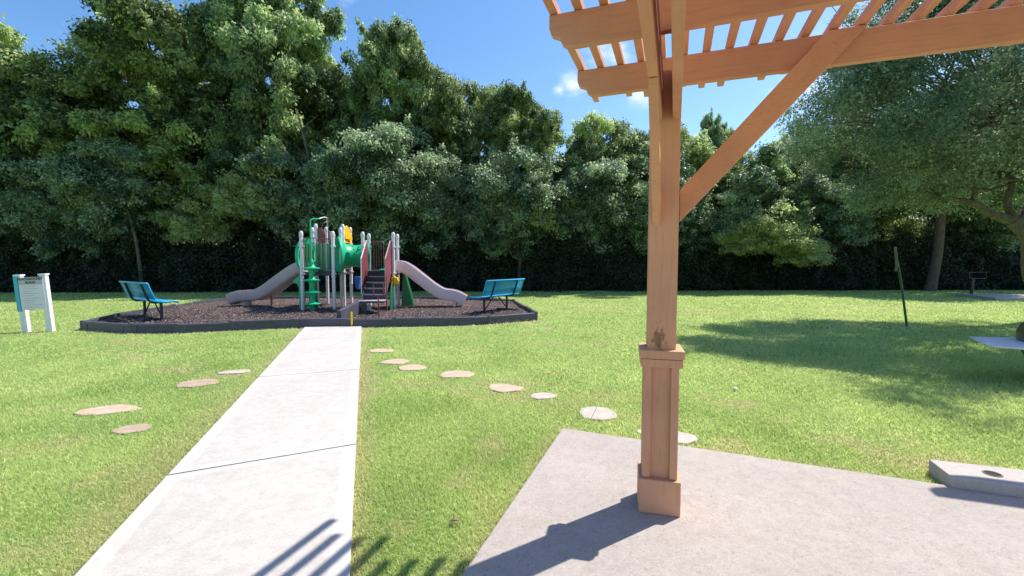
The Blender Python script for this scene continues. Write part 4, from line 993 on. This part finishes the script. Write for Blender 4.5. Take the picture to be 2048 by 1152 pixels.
def oak():
    X, Y = 13.62, 11.3; root = empty('oak_tree', (X, Y, 0)); tag(root, 'spreading small leaved oak with a curved pale trunk at the right edge', 'tree')
    m = MB()
    def limb(pts, r0, r1, n=10):
        c = spline(pts, 5); k = len(c); m.tube(c, [r0+(r1-r0)*i/(k-1) for i in range(k)], n)
    limb([(.15, -.1, -.2), (-.15, 0, .6), (-.42, 0, 1.2), (-.50, 0, 1.75), (-.62, 0, 2.2), (-.95, .05, 2.55)], .19, .15, 14)
    limb([(-.95, .05, 2.55), (-1.5, .05, 2.75), (-2.1, -.1, 2.98), (-2.9, -.1, 3.1), (-3.6, -.4, 3.2), (-4.5, -.5, 3.7)], .12, .02)
    limb([(-.9, 0, 2.5), (-1.05, .1, 3.0), (-1.1, 0, 3.6), (-1.5, .2, 4.6), (-1.6, .2, 5.8), (-2.2, 0, 7.0)], .10, .02)
    limb([(-.8, .05, 2.45), (-.3, .3, 2.9), (.4, .6, 3.5), (1.4, 1, 4.6), (2.4, 1.2, 5.6)], .13, .03)
    limb([(-2.1, -.1, 2.98), (-2.3, -.3, 3.3), (-2.9, -.9, 4.0), (-3.2, -1.2, 5.2)], .07, .02)
    limb([(-2.9, -.1, 3.1), (-3.0, .2, 3.4), (-3.5, .9, 4.0), (-4.3, 1.1, 4.8)], .06, .015)
    limb([(-.6, 0, 2.2), (-.2, -.8, 2.9), (0, -1.9, 4.0), (.1, -2.7, 5.2)], .12, .03)
    r = np.random.default_rng(91); C = []
    for k in range(90):
        th = r.uniform(0, 6.28); e = r.uniform(.5, 1); p = Vector((-2.1+math.cos(th)*4.6*e, -1.5+math.sin(th)*3.4*e, r.uniform(3.1, 7.4)))
        b = Vector((-1.9+r.normal(0, .9), -.7+r.normal(0, .6), r.uniform(3.2, 5.6))); q = b.lerp(p, .55)+Vector((0, 0, r.normal(0, .3)))
        m.tube(spline([b, q, p], 4), [.03*(1-.8*i/8) for i in range(9)], 5)
    lob = []
    for k in range(62):
        th = k*2.4+r.normal(0, .2); z = (k+.5)/62; f = math.sin(math.pi*(.10+.86*z))**.5; u = r.uniform(.45, 1.0)
        lob.append((-2.6+math.cos(th)*4.9*f*u, -1.3+math.sin(th)*3.7*f*u, 3.25+4.6*z+.25*abs(math.cos(th))*u, r.uniform(.6, 1.25), r.normal(0, .14)))
    for k in range(1050):
        lx, ly, lz, lr, tn = lob[r.integers(0, 62)]; d = r.normal(size=3); d /= np.linalg.norm(d); d *= lr*r.uniform(.45, 1.05)
        x, y, zz = lx+d[0], ly+d[1], max(2.85, lz+d[2]*.75)
        C.append((x, y, zz, r.uniform(.16, .42), np.clip(.42+tn+r.normal(0, .16), 0, 1)))
        if k % 2 == 0:                         # the twig that carries this clump
            q = Vector((x, y, zz)); b = q.lerp(Vector((-2.1, -1.1, 4.6)), min(.8, r.uniform(.25, .5))); mm = b.lerp(q, .5)+Vector((r.normal(0, .1), r.normal(0, .1), .12))
            m.tube([b, mm, q+(q-mm)*.3], [.014, .010, .004], 4)
    m.build('trunk', 'bark_oak', root)
    link('crown', crown_mesh('crown', C, 'leaf_oak', 225, .074, flat=.7, aspect=.42), root)
oak()
print('objects', len(bpy.data.objects))
